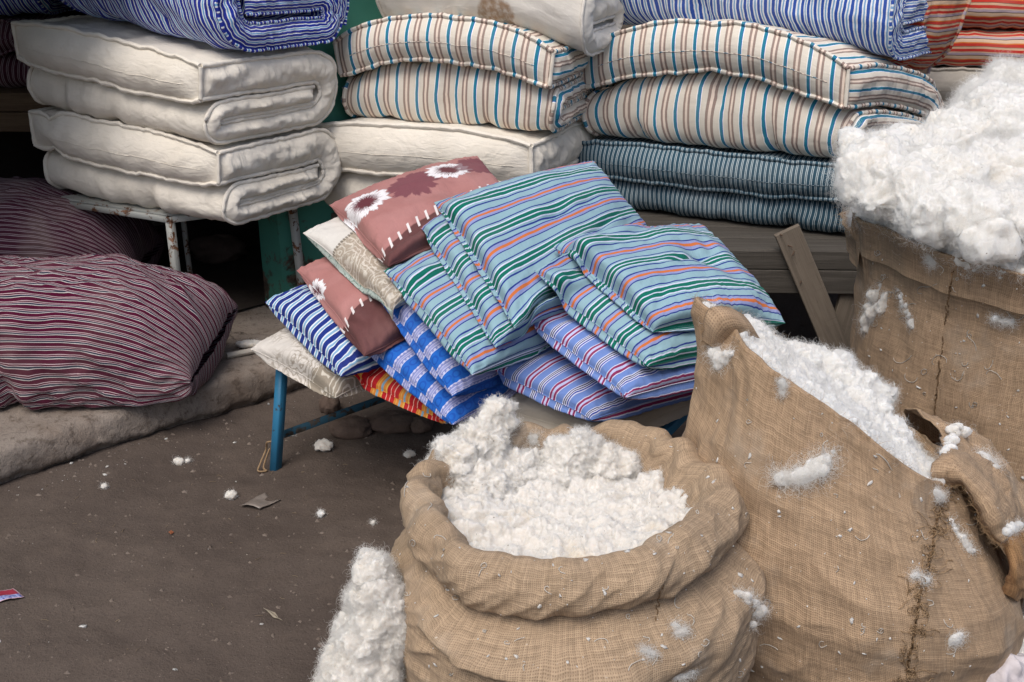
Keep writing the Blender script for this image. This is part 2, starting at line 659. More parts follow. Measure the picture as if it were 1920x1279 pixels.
def cotton_mat(name, c=(0.80, 0.78, 0.735), dirty=0.25):
    m, nt, out = new_mat(name)
    O = X.nt.nodes.new('ShaderNodeTexCoord').outputs['Object']
    n1 = noise(O, 11.0, 4, 0.6)
    col = mix(n1.ss(0.48, 0.72) * dirty * 2.0, c, (0.66, 0.575, 0.455))
    sp = noise(O, 95.0, 1, 0.5)
    col = mix(sp.ss(0.765, 0.80) * 0.8, col, (0.12, 0.085, 0.055))
    h = noise(O, 150.0, 4, 0.7, 2.0) + noise(O, 60.0, 3, 0.6, 1.5)
    b = bsdf(out, col, 1.0, h, 0.45, 0.005, 0.3, 0.0)
    b.subsurface_method = 'RANDOM_WALK'
    b.inputs['Subsurface Weight'].default_value = 0.75
    b.inputs['Subsurface Radius'].default_value = (1.0, 0.9, 0.8)
    b.inputs['Subsurface Scale'].default_value = 0.022
    return m


M['cotton'] = cotton_mat('raw cotton', (0.76, 0.755, 0.73), 0.16)
M['cotton_warm'] = cotton_mat('warm raw cotton', (0.72, 0.69, 0.64), 0.30)
M['cotton_dirty'] = cotton_mat('dusty cotton', (0.66, 0.63, 0.58), 0.5)


def hair_mat(name, c):
    m, nt, out = new_mat(name)
    di = nt.nodes.new('ShaderNodeBsdfDiffuse')
    di.inputs[0].default_value = rgb(c)
    tr = nt.nodes.new('ShaderNodeBsdfTranslucent')
    tr.inputs[0].default_value = rgb(c)
    mx = nt.nodes.new('ShaderNodeMixShader')
    mx.inputs[0].default_value = 0.4
    nt.links.new(di.outputs[0], mx.inputs[1])
    nt.links.new(tr.outputs[0], mx.inputs[2])
    nt.links.new(mx.outputs[0], out.inputs[0])
    return m


M['fibre'] = hair_mat('cotton fibre', (0.85, 0.845, 0.825))
M['jute'] = hair_mat('jute fibre', (0.44, 0.31, 0.19))


def dirt_mat():
    m, nt, out = new_mat('trodden dirt')
    P = geom_pos()
    n1, n2, n3 = noise(P, 1.6, 5, 0.6), noise(P, 9.0, 5, 0.65), noise(P, 120.0, 3, 0.6)
    col = mix(n1.ss(0.35, 0.68), (0.080, 0.063, 0.054), (0.108, 0.086, 0.073))
    col = mix(n2.ss(0.45, 0.75) * 0.5, col, (0.118, 0.092, 0.076))
    col = mix(n3.ss(0.5, 0.75) * 0.55, col, (0.055, 0.044, 0.038))
    g = noise(P, 210.0, 2, 0.5)
    col = mix(g.ss(0.70, 0.76) * 0.7, col, (0.27, 0.23, 0.20))
    bsdf(out, col, 0.97, n2 * 0.6 + n3 * 0.4 + g * 0.2, 0.8, 0.009, 0, 0.1)
    return m


M['dirt'] = dirt_mat()


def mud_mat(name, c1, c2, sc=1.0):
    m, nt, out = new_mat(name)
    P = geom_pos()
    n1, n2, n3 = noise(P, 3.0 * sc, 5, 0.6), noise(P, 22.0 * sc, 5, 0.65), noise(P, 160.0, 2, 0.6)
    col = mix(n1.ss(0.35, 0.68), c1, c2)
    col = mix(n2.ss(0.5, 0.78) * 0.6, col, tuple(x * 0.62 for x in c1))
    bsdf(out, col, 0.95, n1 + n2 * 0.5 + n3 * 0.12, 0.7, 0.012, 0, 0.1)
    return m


M['mud'] = mud_mat('mud plaster', (0.185, 0.160, 0.140), (0.130, 0.102, 0.083))
def step_mat():
    m, nt, out = new_mat('worn mud plaster step')
    P = geom_pos()
    n1, n2 = noise(P, 4.0, 5, 0.6), noise(P, 26.0, 6, 0.7)
    n3, n4 = noise(P, 95.0, 4, 0.65), noise(P, 260.0, 2, 0.6)
    col = mix(n1.ss(0.35, 0.65), (0.265, 0.228, 0.198), (0.190, 0.150, 0.122))
    col = mix(n2.ss(0.50, 0.68) * 0.7, col, (0.075, 0.055, 0.043))
    col = mix(n3.ss(0.52, 0.72) * 0.5, col, (0.22, 0.19, 0.165))
    col = mix(n4.ss(0.6, 0.75) * 0.5, col, (0.06, 0.047, 0.04))
    vo = nt.nodes.new('ShaderNodeTexVoronoi')
    vo.feature = 'DISTANCE_TO_EDGE'
    vo.inputs['Scale'].default_value = 5.5
    nt.links.new(mix(0.12, P, noise(P, 9.0, 4, 0.6, 0.0, 1).s, 'ADD'), vo.inputs['Vector'])
    crack = X(vo.outputs['Distance']).ss(0.010, 0.0) * noise(P, 3.1, 2).ss(0.5, 0.6)
    col = mix(crack * 0.7, col, (0.045, 0.034, 0.028))
    bsdf(out, col, 0.97, n2 * 0.9 + n3 * 0.5 + n4 * 0.12 - crack * 0.5 + n1 * 0.2, 0.8, 0.010, 0, 0.08)
    return m


M['step'] = step_mat()
M['interior'] = mud_mat('shade dark interior plaster', (0.055, 0.045, 0.038), (0.04, 0.033, 0.028))  # near-black tone stands in for the shade of the unlit room
M['stone'] = mud_mat('rough stone', (0.145, 0.105, 0.085), (0.10, 0.072, 0.06), 3.0)


def paint_mat(name, c, under, wear=0.3, rough=0.6, scale=14.0, worn_low=0.0):
    m, nt, out = new_mat(name)
    O = X.nt.nodes.new('ShaderNodeTexCoord').outputs['Object']
    n1, n2 = noise(O, scale, 6, 0.68, 0.4), noise(O, 3.0, 4)
    col = mix(n2.ss(0.3, 0.7), c, tuple(x * 0.78 for x in c))
    chip = n1.ss(0.66 - wear * 0.25, 0.69 - wear * 0.25)
    if worn_low:
        sp = X.nt.nodes.new('ShaderNodeSeparateXYZ')
        X.nt.links.new(geom_pos(), sp.inputs[0])
        low = X(sp.outputs[2]).ss(0.75, 0.1) * worn_low
        chip = (n1 + low).ss(0.62, 0.72)
    col = mix(chip, col, mix(noise(O, 40.0, 3).ss(0.4, 0.6), under, tuple(x * 0.45 for x in under)))
    bsdf(out, col, rough, (1 - chip) * 0.4 + n1 * 0.3, 0.5, 0.003, 0, 0.3)
    return m


M['green_wall'] = paint_mat('peeling green paint', (0.045, 0.190, 0.145), (0.075, 0.055, 0.042), 0.1, 0.7, 9.0, 0.16)
M['white_metal'] = paint_mat('rusty white enamel', (0.36, 0.37, 0.35), (0.17, 0.075, 0.035), 0.42, 0.5, 26.0)
M['blue_worn'] = paint_mat('worn blue enamel', (0.04, 0.13, 0.20), (0.09, 0.075, 0.062), 0.5, 0.6, 30.0)
M['blue_metal'] = paint_mat('blue enamel', (0.035, 0.20, 0.37), (0.10, 0.085, 0.075), 0.12, 0.45, 40.0)


def wood_mat(name, c1, c2):
    m, nt, out = new_mat(name)
    O, U, u, v = coords()
    g = noise(vmap(U, (3, 60, 1)), 1.0, 5, 0.6, 1.0)
    gg = noise(vmap(U, (12, 320, 1)), 1.0, 3, 0.6)
    saw = noise(vmap(U, (260, 8, 1)), 1.0, 2, 0.5)
    col = mix(g.ss(0.3, 0.7), c1, c2)
    col = mix(gg.ss(0.55, 0.75) * 0.7, col, tuple(x * 0.38 for x in c1))
    col = mix(saw.ss(0.60, 0.72) * 0.35, col, tuple(x * 0.5 for x in c1))
    bsdf(out, col, 0.85, g * 0.5 + gg * 0.4 + saw * 0.25, 0.6, 0.004, 0, 0.2)
    return m


M['wood_grey'] = wood_mat('weathered grey wood', (0.090, 0.082, 0.072), (0.058, 0.052, 0.045))
M['wood_pale'] = wood_mat('pale sawn wood', (0.20, 0.168, 0.135), (0.14, 0.116, 0.092))
M['wood_brown'] = wood_mat('brown wood', (0.17, 0.115, 0.070), (0.12, 0.078, 0.048))

# ------------------------------------------------------------------ ground and building
xs = np.concatenate([[-60, -20, -8, -4], np.linspace(-2.4, 2.4, 401), [4, 8, 20, 60]])
ys = np.concatenate([[-40, -10, -3, 0], np.linspace(0.9, 4.6, 330), [6, 12, 30, 90]])
GX, GY = np.meshgrid(xs, ys, indexing='ij')
near = sstep(3.5, 2.2, np.abs(GX)) * sstep(0.5, 1.0, GY) * sstep(5.5, 4.4, GY)
GZ = near * (0.012 * fbm(v3(GX * 1.8, GY * 1.8, 0), 3, 4) + 0.0055 * fbm(v3(GX * 9, GY * 9, 0), 9, 5, 0.62))
mb = MB()
mb.grid(v3(GX, GY, GZ), v3(GX, GY, 0)[..., :2], flip=True)
ground = tag(mb.build('ground', M['dirt']), kind='structure')


def gz(x, y):
    return float(0.012 * fbm(v3(x * 1.8, y * 1.8, 0), 3, 4) + 0.0055 * fbm(v3(x * 9, y * 9, 0), 9, 5, 0.62))


def rock(mb, c, r, seed, flat=0.7, res=14, rough=0.22, cut=0.0):
    th = np.linspace(0, 2 * math.pi, res * 2 + 1)
    ph = np.linspace(-math.pi / 2, math.pi / 2, res + 1)
    T, Ph = np.meshgrid(th, ph, indexing='ij')
    D = v3(np.cos(T) * np.cos(Ph), np.sin(T) * np.cos(Ph), np.sin(Ph))
    k = 1 + rough * fbm(D * 1.7 + seed * 3.1, seed, 3)
    k = np.minimum(k, 1.05)
    P = D * k[..., None] * np.asarray(r, float) * np.array([1, 1, flat])
    return mb.grid(P + np.asarray(c, float), v3(T, Ph, 0)[..., :2])


# gravel bits: nobody could count them
mb = MB()
for i in range(5200):
    x, y = rng.uniform(-1.6, 0.6), rng.uniform(1.3, 3.3)
    s = 0.0013 + 0.0085 * rng.random() ** 7
    a0 = rng.uniform(0, 6.28)
    pts = []
    for k in range(5):
        a = a0 + k * 1.2566
        rr = s * rng.uniform(0.6, 1.2)
        pts.append((x + rr * math.cos(a), y + rr * math.sin(a), gz(x, y) - 0.001))
    pts.append((x, y, gz(x, y) + s * rng.uniform(0.3, 0.9)))
    mb.raw(pts, [(k, (k + 1) % 5, 5) for k in range(5)])
M['grit'] = mud_mat('grit', (0.20, 0.165, 0.14), (0.12, 0.095, 0.08), 6.0)
tag(mb.build('gravel', M['grit'], smooth=False), 'small gravel and grit scattered on the dirt', kind='stuff')

# plinth: mud plastered step, front edge runs from lower left back to the right
e0 = np.array([-1.49, 2.845])
ed = np.array([0.7431, 0.6691])          # along the edge (42 deg)
en = np.array([-0.6691, 0.7431])         # into the shop
S = np.linspace(-3.0, 1.75, 620)
prof_o = np.array([0.020, 0.004, -0.012, -0.014, -0.013, -0.012, -0.010, -0.008, -0.004, 0.004, 0.016, 0.04, 0.10, 0.2, 0.45, 0.9, 1.6, 3.4])
prof_z = np.array([-0.03, 0.012, 0.020, 0.034, 0.048, 0.062, 0.076, 0.090, 0.102, 0.111, 0.115, 0.117, 0.118, 0.118, 0.118, 0.118, 0.118, 0.118])
SS, OO = np.meshgrid(S, prof_o, indexing='ij')
ZZ = np.broadcast_to(prof_z, SS.shape).copy()
jag = 0.020 * fbm(v3(S * 5, 0, 0), 5, 6, 0.62)
lowmask = (prof_z < 0.035) & (prof_z > 0)
ZZ[:, lowmask] += jag[:, None] * 1.0
wav = 0.010 * fbm(v3(SS * 3.2, ZZ * 3, 1), 21, 3) + 0.004 * fbm(v3(SS * 14, ZZ * 22, 5), 23, 4)
chip = np.maximum(0, fbm(v3(SS * 9, ZZ * 14, 9), 27, 5, 0.6) - 0.15) ** 0.8 * 0.010
edgew = gauss(ZZ - 0.108, 0.03) * (OO < 0.05) + gauss(ZZ - 0.03, 0.03) * (OO < 0.03)
OO = OO + wav * sstep(0.4, 0.0, OO) + chip * edgew
ZZ = ZZ + 0.006 * fbm(v3(SS * 5, OO * 5, 2), 33, 4) * (ZZ > 0.05)
Pp = v3(e0[0] + ed[0] * SS + en[0] * OO, e0[1] + ed[1] * SS + en[1] * OO, ZZ)
mb = MB()
mb.grid(Pp, v3(SS, OO, 0)[..., :2], flip=True)
plinth = tag(mb.build('shop_step', M['step']), 'low worn mud plastered step running along the shop front', 'step')
# undercut core of the step below the broken plaster
mb = MB()
mb.grid(v3(e0[0] + ed[0] * SS[:, :2] + en[0] * 0.03, e0[1] + ed[1] * SS[:, :2] + en[1] * 0.03, np.array([-0.02, 0.09])[None, :]), None, flip=True)
core = mb.build('step_core', M['stone'], plinth)

# green wall pillar beside the dark shop opening, then the wall behind the stacks
w0 = atz(535, 600, 0.11)[:2]


def slab(name, a, b, z0, z1, th, mat, nseg=40, amp=0.006, seed=1, parent=None):
    """wall of thickness th standing on segment a-b, thickness grows away from the viewer"""
    a, b = np.asarray(a, float), np.asarray(b, float)
    L = np.linalg.norm(b - a)
    t = (b - a) / L
    n = np.array([-t[1], t[0]])
    mb = MB()
    s = np.linspace(0, L, nseg)
    z = np.linspace(z0, z1, nseg)
    A, Z = np.meshgrid(s, z, indexing='ij')
    dsp = amp * fbm(v3(A * 4, Z * 4, seed), seed, 4)
    mb.grid(v3(a[0] + t[0] * A - n[0] * dsp, a[1] + t[1] * A - n[1] * dsp, Z), np.stack([A, Z], -1), flip=True)
    for q, fl in ((0.0, True), (L, False)):
        Oo, Zz = np.meshgrid(np.linspace(0, th, 6), z, indexing='ij')
        k = int(q > 0) * -1
        d0 = dsp[k][None, :] * sstep(th * 0.4, 0, Oo)
        mb.grid(v3(a[0] + t[0] * q + n[0] * (Oo - d0), a[1] + t[1] * q + n[1] * (Oo - d0), Zz), np.stack([Oo, Zz], -1), flip=not fl)
    mb.raw([(a[0] + n[0] * th, a[1] + n[1] * th, z0), (b[0] + n[0] * th, b[1] + n[1] * th, z0), (b[0] + n[0] * th, b[1] + n[1] * th, z1), (a[0] + n[0] * th, a[1] + n[1] * th, z1)], [(0, 1, 2, 3)])
    mb.raw([(a[0], a[1], z1), (b[0], b[1], z1), (b[0] + n[0] * th, b[1] + n[1] * th, z1), (a[0] + n[0] * th, a[1] + n[1] * th, z1)], [(0, 1, 2, 3)])
    return mb.build(name, mat, parent)


wd = np.array([math.cos(R(40)), math.sin(R(40))])
wnrm = np.array([-wd[1], wd[0]])
gw = slab('green_wall', w0, w0 + wd * 1.25, 0.0, 2.9, 0.15, M['green_wall'], 60, 0.006, 4)
tag(gw, 'peeling green painted wall between the white mattress stack and the pillows', 'wall')
bw0 = w0 + wd * 1.25
bw = slab('back_wall', bw0, bw0 + np.array([3.6, 0.35]), 0.0, 2.9, 0.3, M['mud'], 30, 0.008, 8)
tag(bw, 'plain mud wall standing behind the mattress stacks', 'wall')
# dark room behind the opening
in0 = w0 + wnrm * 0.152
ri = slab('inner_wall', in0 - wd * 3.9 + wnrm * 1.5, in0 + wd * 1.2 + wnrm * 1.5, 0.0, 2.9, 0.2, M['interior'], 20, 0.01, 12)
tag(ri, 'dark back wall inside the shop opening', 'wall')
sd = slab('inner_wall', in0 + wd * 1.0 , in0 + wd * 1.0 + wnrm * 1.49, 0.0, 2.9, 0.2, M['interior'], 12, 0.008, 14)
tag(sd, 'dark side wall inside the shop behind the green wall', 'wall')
cA = w0 - wd * 4.0 - wnrm * 0.05
cB = w0 + wd * 1.3 - wnrm * 0.05
mb = MB()
q0, q1 = cA, cB
q2, q3 = cB + wnrm * 2.2, cA + wnrm * 2.2
V = [(*q, z) for z in (2.905, 3.05) for q in (q0, q1, q2, q3)]
mb.raw(V, [(3, 2, 1, 0), (4, 5, 6, 7), (0, 1, 5, 4), (1, 2, 6, 5), (2, 3, 7, 6), (3, 0, 4, 7)])
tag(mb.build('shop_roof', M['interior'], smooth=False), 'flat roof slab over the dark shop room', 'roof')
lin = slab('door_lintel', w0 - wd * 1.297, w0 - wd * 0.003, 1.46, 2.9, 0.3, M['green_wall'], 20, 0.004, 19)
tag(lin, 'green lintel above the shop opening', 'wall')
lw = slab('green_wall', w0 - wd * 4.0, w0 - wd * 1.3, 0.0, 2.9, 0.15, M['green_wall'], 20, 0.004, 23)
tag(lw, 'green wall at the far left of the shop opening', 'wall')
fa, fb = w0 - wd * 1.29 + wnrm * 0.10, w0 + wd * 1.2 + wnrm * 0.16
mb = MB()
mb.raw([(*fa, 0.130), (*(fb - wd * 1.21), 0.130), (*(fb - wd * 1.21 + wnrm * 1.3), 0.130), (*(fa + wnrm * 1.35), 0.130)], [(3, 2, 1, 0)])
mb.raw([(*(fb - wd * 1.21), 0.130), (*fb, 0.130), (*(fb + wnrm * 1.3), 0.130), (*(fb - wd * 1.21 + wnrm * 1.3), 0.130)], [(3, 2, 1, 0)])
tag(mb.build('inner_floor_shade', M['interior'], smooth=False), kind='structure')  # dark sheet over the step top; its colour paints the room's shade

# ------------------------------------------------------------------ folded mattresses
def spiral_path(D, h, tt=0.47, tb=0.27, ti=0.25, ends=0.8):
    tt, tb, ti = tt * h, tb * h, ti * h
    zi, zb, zt = tb + ti / 2, tb / 2, tb + ti + tt / 2
    r = (zi - zb) / 2
    Rb = (zt - zb) / 2
    pts = []
    for y in np.linspace(ends * D, 0.02 + (tb + ti) / 2, 8):
        pts.append((y, zi, ti))
    yc = 0.012 + (tb + ti) / 2
    for a in np.linspace(10, 170, 9):
        f = a / 180
        pts.append((yc - r * math.sin(R(a)), (zi + zb) / 2 + r * math.cos(R(a)), ti + (tb - ti) * f))
    yb = D - (tb + tt) / 4 - Rb
    for y in np.linspace(yc + 0.02, yb - 0.02, 8):
        pts.append((y, zb, tb))
    for a in np.linspace(5, 175, 11):
        f = a / 180
        pts.append((yb + Rb * math.sin(R(a)), zb + Rb * (1 - math.cos(R(a))), tb + (tt - tb) * f))
    for y in np.linspace(yb - 0.03, 0.0, 9):
        pts.append((y, zt, tt))
    return pts


def roll_path(D, h, t=0.335):
    """rolled mattress: the outer wrap makes one big bulge at the front"""
    t = t * h
    zi, zb, zt = h * 0.5, t / 2, h - t / 2
    Rf = (zt - zb) / 2
    pts = []
    for y in np.linspace(0.24 * D, D - 0.30 * h, 6):
        pts.append((y, zi + 0.03 * h, t))
    rb = (zi + 0.03 * h - zb) / 2
    for a in np.linspace(20, 160, 7):
        pts.append((D - 0.30 * h + rb * 0.8 * math.sin(R(a)), zb + rb * (1 + math.cos(R(a))), t))
    for y in np.linspace(D - 0.34 * h, 0.5 * h + 0.03, 7):
        pts.append((y, zb, t))
    for a in np.linspace(10, 170, 11):
        pts.append((0.5 * h - Rf * 0.95 * math.sin(R(a)), h / 2 - Rf * math.cos(R(a)), t))
    for y in np.linspace(0.5 * h + 0.03, D - 0.45 * h, 7):
        pts.append((y, zt, t))
    for a in np.linspace(10, 120, 6):
        q = h * 0.42
        pts.append((D - 0.45 * h + q * math.sin(R(a)), zt - q * 0.95 * (1 - math.cos(R(a))), t * 0.85))
    return pts


def mattress(label, mat, origin, ang, W, D, h, group, seed, path=None, tufts=(0.22, 0.5, 0.78), hump=0.0, lean=(0, 0), flare=0.0,
             pipe_mat=None, panel=True, side_bulge=0.027, wrinkle=1.0, pipe_r=0.0075, warp=None, name='folded_mattress', pipes=(0, 1), puff=0.0, shear=0.0, sag=0.0, droop=0.0, wedge=0.0, tilt=0.0):
    """origin: front right bottom corner in the world; local x runs from -W to 0, y goes back, z up"""
    o = thing(name, label, 'mattress', origin, ang, group)
    C = interp_path(path if path is not None else spiral_path(D, h), 0.0075)
    y, z, t = C[:, 0], C[:, 1], C[:, 2]
    T = np.gradient(C[:, :2], axis=0)
    T /= np.linalg.norm(T, axis=1)[:, None]
    N = np.stack([T[:, 1], -T[:, 0]], 1)
    s = np.concatenate([[0], np.cumsum(np.linalg.norm(np.diff(C[:, :2], axis=0), axis=1))])
    m = len(C)
    nx, ns = 56, 12
    xw = np.linspace(-1, 1, nx)
    xw = np.sign(xw) * np.abs(xw) ** 0.9
    X0 = (xw - 1) / 2 * W
    edge = np.abs(xw)

    def warpz(P):
        x, yy, zz = P[..., 0], P[..., 1], P[..., 2]
        q = np.clip(zz / h, 0, 1.2)
        c = 1 - (2 * (x + W / 2) / W) ** 2
        z2 = zz + hump * c * sstep(0.05, 0.5, q) * sstep(D * 1.1, D * 0.2, yy)
        x2 = x + lean[0] * q + flare * (x + W / 2) / (W / 2) * (q - 0.5)
        y2 = yy + lean[1] * q
        x2 = x2 + shear * yy
        z2 = z2 - sag * np.clip(yy / D, 0, 1.2) ** 2 * sstep(0.0, 0.5, q) - droop * (np.clip((x + W / 2) / (W / 2), 0, 1.1)) ** 2
        # slow unevenness of the stuffing
        lump = fbm(v3(x * 4.5, yy * 4.5, zz * 6 + seed), seed, 2)
        z2 = z2 + 0.006 * lump * sstep(0.02, 0.10, zz)
        y2 = y2 + 0.008 * fbm(v3(x * 5, yy * 3 + 7, zz * 9 + seed), seed + 5, 3)
        x2 = x2 + 0.008 * fbm(v3(x * 3, yy * 6 + 3, zz * 8 + seed), seed + 9, 3)
        z2 = z2 * (1 + wedge * np.clip(-x / W, 0, 1)) + tilt * np.clip(-x / W, 0, 1)
        P2 = np.stack([x2, y2, z2], -1)
        return warp(P2) if warp else P2

    thick = (1 - 0.24 * edge ** 6 + puff * (1 - edge ** 2))
    mb = MB()
    faces = {}
    for sd in (1, -1):
        Xg = np.broadcast_to(X0[None, :], (m, nx))
        sg = np.broadcast_to(s[:, None], (m, nx))
        off = (t[:, None] / 2) * thick[None, :]
        # tufts with dimples and the creases that run between them
        dim = np.zeros((m, nx))
        for k, tx in enumerate(tufts):
            xc = -W * (1 - tx)
            for s0 in np.arange(0.10 + 0.07 * ((k + seed) % 3), s[-1], 0.20):
                r2 = ((Xg - xc) / 0.040) ** 2 + ((sg - s0) / 0.035) ** 2
                dim += 0.018 * np.exp(-r2)
                dim += 0.006 * gauss(Xg - xc + 0.010 * np.sin((sg - s0) * 40), 0.007) * gauss(sg - s0, 0.07)
                aa = np.arctan2(sg - s0, Xg - xc)
                dim += 0.0028 * np.exp(-r2 / 4) * (0.5 + 0.5 * np.sin(aa * 9 + seed))
        wr = 0.0055 * wrinkle * fbm(v3(Xg * 20, sg * 5.5, seed + sd), seed + 31, 4) + 0.0020 * wrinkle * fbm(v3(Xg * 8 + sg * 16, sg * 8 - Xg * 8, seed), seed + 3, 3)
        pleat = 0.0022 * wrinkle * pn(v3(Xg * 0 + 1, sg * 45, seed + sd), seed) * sstep(0.80, 0.99, edge)[None, :]
        off = off - dim + wr * sstep(1.0, 0.9, edge)[None, :] + pleat
        P = np.stack([Xg, y[:, None] + sd * N[:, 0:1] * off, z[:, None] + sd * N[:, 1:2] * off], -1)
        P = warpz(P)
        faces[sd] = P
        mb.grid(P, np.stack([Xg, sg], -1), flip=(sd < 0))
    # side bands, gathered into little puckers
    tau = np.linspace(0, 1, ns)
    for xi, sx in ((-1, 1), (0, -1)):
        A, B = faces[1][:, xi], faces[-1][:, xi]
        P = A[:, None] * (1 - tau)[None, :, None] + B[:, None] * tau[None, :, None]
        bul = np.sin(math.pi * tau) ** 0.7
        sg = np.broadcast_to(s[:, None], (m, ns))
        tg = t[:, None] * tau[None, :]
        kk = 0.55 + 0.45 * pn(v3(sg * 6, 0, seed), seed + 40)
        bul = bul[None, :] * (sstep(0, 0.03, s) * sstep(s[-1], s[-1] - 0.03, s))[:, None]
        ruff = 0.0085 * pn(v3(sg * 44 + 2.0 * tg * 14, tg * 9, seed + sx), seed + 41) * kk + 0.004 * pn(v3(sg * 75, tg * 16, seed + sx), seed + 42) + 0.009 * fbm(v3(sg * 9, tg * 16, seed), seed + 43, 3)
        P[..., 0] += sx * (side_bulge * bul + ruff * 1.35 * bul)
        mb.grid(P, np.stack([tg + 0.013, sg], -1), flip=(sx > 0))
    # inner end, mostly tucked away
    A, B = faces[1][0], faces[-1][0]
    tq = np.linspace(0, 1, 8)
    P = A[:, None] * (1 - tq)[None, :, None] + B[:, None] * tq[None, :, None]
    P[..., 1] += 0.02 * np.sin(math.pi * tq)[None, :]
    mb.grid(P, np.stack([np.broadcast_to(X0[:, None], (nx, 8)), np.broadcast_to(tq * t[0], (nx, 8))], -1))
    mb.build('cover', mat, o)
    if panel:
        A, B = faces[1][-1], faces[-1][-1]
        nq = 22
        tq = np.linspace(0, 1, nq)
        P = A[:, None] * (1 - tq)[None, :, None] + B[:, None] * tq[None, :, None]
        ex = (1 - edge ** 6)[:, None]
        bul = (np.sin(math.pi * tq) ** 0.75)[None, :] * ex
        Xg = np.broadcast_to(X0[:, None], (nx, nq))
        zg = np.broadcast_to(tq[None, :] * t[-1], (nx, nq))
        wr = 0.0060 * wrinkle * fbm(v3(Xg * 17 + zg * 14, zg * 8, seed), seed + 51, 4)
        P[..., 1] -= 0.040 * bul + wr * bul
        b2 = MB()
        b2.grid(P, np.stack([Xg, zg + 0.4], -1), flip=True)
        b2.build('end_panel', mat, o)
        if wrinkle > 0:
            sb = MB()                                    # the sewn line across the end panel
            kq = int(nq * 0.58)
            L = P[4:-4, kq].copy()
            L[:, 1] -= 0.0005
            sb.tube(L, 0.0011, 5)
            sb.build('seam', pipe_mat or mat, o)
    # piping along every edge
    def pipe(L, r, ux, sd2):
        pb = MB()
        pb.tube(L, r, 8, uvx=ux, wob=0.3, seed=sd2)
        pb.build('piping', pipe_mat or mat, o)
    for xi, sx in ((-1, 1), (0, -1)):
        for sd in (1, -1):
            if sd == 1 and 0 in pipes or sd == -1 and 1 in pipes:
                L = faces[sd][:, xi].copy()
                L[:, 0] += sx * 0.003
                off = 0.003 * sd
                L[:, 1] += N[:, 0] * off
                L[:, 2] += N[:, 1] * off
                L += 0.0022 * np.stack([pn(v3(s * 30, k, seed + sd), seed + 60 + k) for k in range(3)], -1)
                pipe(L, pipe_r, s, seed)
    if panel:
        for sd in (1, -1):
            L = faces[sd][-1].copy()
            L[:, 1] -= 0.004
            L[:, 2] += 0.003 * sd
            L[:, 2] += 0.0020 * pn(v3(X0 * 30, 2, seed), seed + 71)
            pipe(L, pipe_r * 1.05, X0, seed + 2)
        for xi, sx in ((-1, 1), (0, -1)):
            A, B = faces[1][-1, xi], faces[-1][-1, xi]
            tq = np.linspace(0, 1, 12)[:, None]
            L = A * (1 - tq) + B * tq
            L[:, 0] += sx * 0.002
            L[:, 1] -= 0.003
            pipe(L, pipe_r, np.full(12, 0.02), seed + 3)
    return o


def frame(lpx, rpx, z, z2=None):
    """right corner, direction and width of a horizontal front edge seen between two pixels"""
    a, b = atz(*lpx, z if z2 is None else z2), atz(*rpx, z)
    dd = b - a
    return b, math.atan2(dd[1], dd[0]), float(np.linalg.norm(dd[:2]))


# left stack: two unbleached calico mattresses with a blue ticking roll on top
LA = R(-32)
LC = atz(424, 433, 0.575)
STL = 'mattresses stacked on the rusty white table'
mattress('lower cream calico folded mattress, resting on the rusty white table', M['calico'], LC + [-0.01, 0, 0], LA, 0.915, 0.56, 0.268, STL, 3,
         tufts=(0.12, 0.42, 0.6), hump=0.0, lean=(-0.02, 0.02), flare=0.03, puff=0.08, shear=0.07, wedge=0.15)
mattress('upper cream calico folded mattress, directly under the royal blue striped roll', M['calico'], LC + [-0.045, -0.01, 0.272], LA - R(1), 0.90, 0.58, 0.27, STL, 11,
         tufts=(0.18, 0.47, 0.8), lean=(0.0, 0.02), flare=0.02, puff=0.08, shear=0.10, wedge=0.15, tilt=0.040)
mattress('royal blue and white striped mattress rolled up on top of the cream left stack', M['blue_ticking'], LC + [0.02, 0.02, 0.548], LA - R(1), 0.80, 0.52, 0.30, STL, 19,
         path=roll_path(0.52, 0.30), tufts=(0.3, 0.65), panel=False, wrinkle=1.9, side_bulge=0.016, pipe_r=0.005, name='rolled_mattress', shear=0.12, tilt=0.080)

# centre stack
CANG = R(-20)
CB = atz(1000, 358, 0.655)
STC = 'mattresses in the middle stack behind the pillows'
mattress('plain white calico folded mattress at the bottom of the middle stack', M['calico'], CB + [0, 0, -0.17], CANG, 0.85, 0.60, 0.345, STC, 27,
         tufts=(), hump=0.015, lean=(-0.01, 0.0), pipe_r=0.009, wrinkle=0.55, puff=0.03, shear=0.1)
mattress('cream folded mattress with teal and brown stripes, middle of the middle stack', M['cream_ticking'], CB + [0.055, 0.02, 0.178], CANG - R(1), 0.79, 0.58, 0.30, STC, 33,
         tufts=(0.2, 0.36, 0.52, 0.68), hump=0.085, flare=0.02, wrinkle=0.8)
mattress('white calico mattress with a brown stain rolled on top of the middle stack', M['calico_stain'], CB + [0.15, 0.02, 0.510], CANG, 0.74, 0.5, 0.29, STC, 39,
         path=roll_path(0.5, 0.29), tufts=(0.66,), panel=False, wrinkle=0.7, pipe_r=0.006, name='rolled_mattress', droop=0.085)

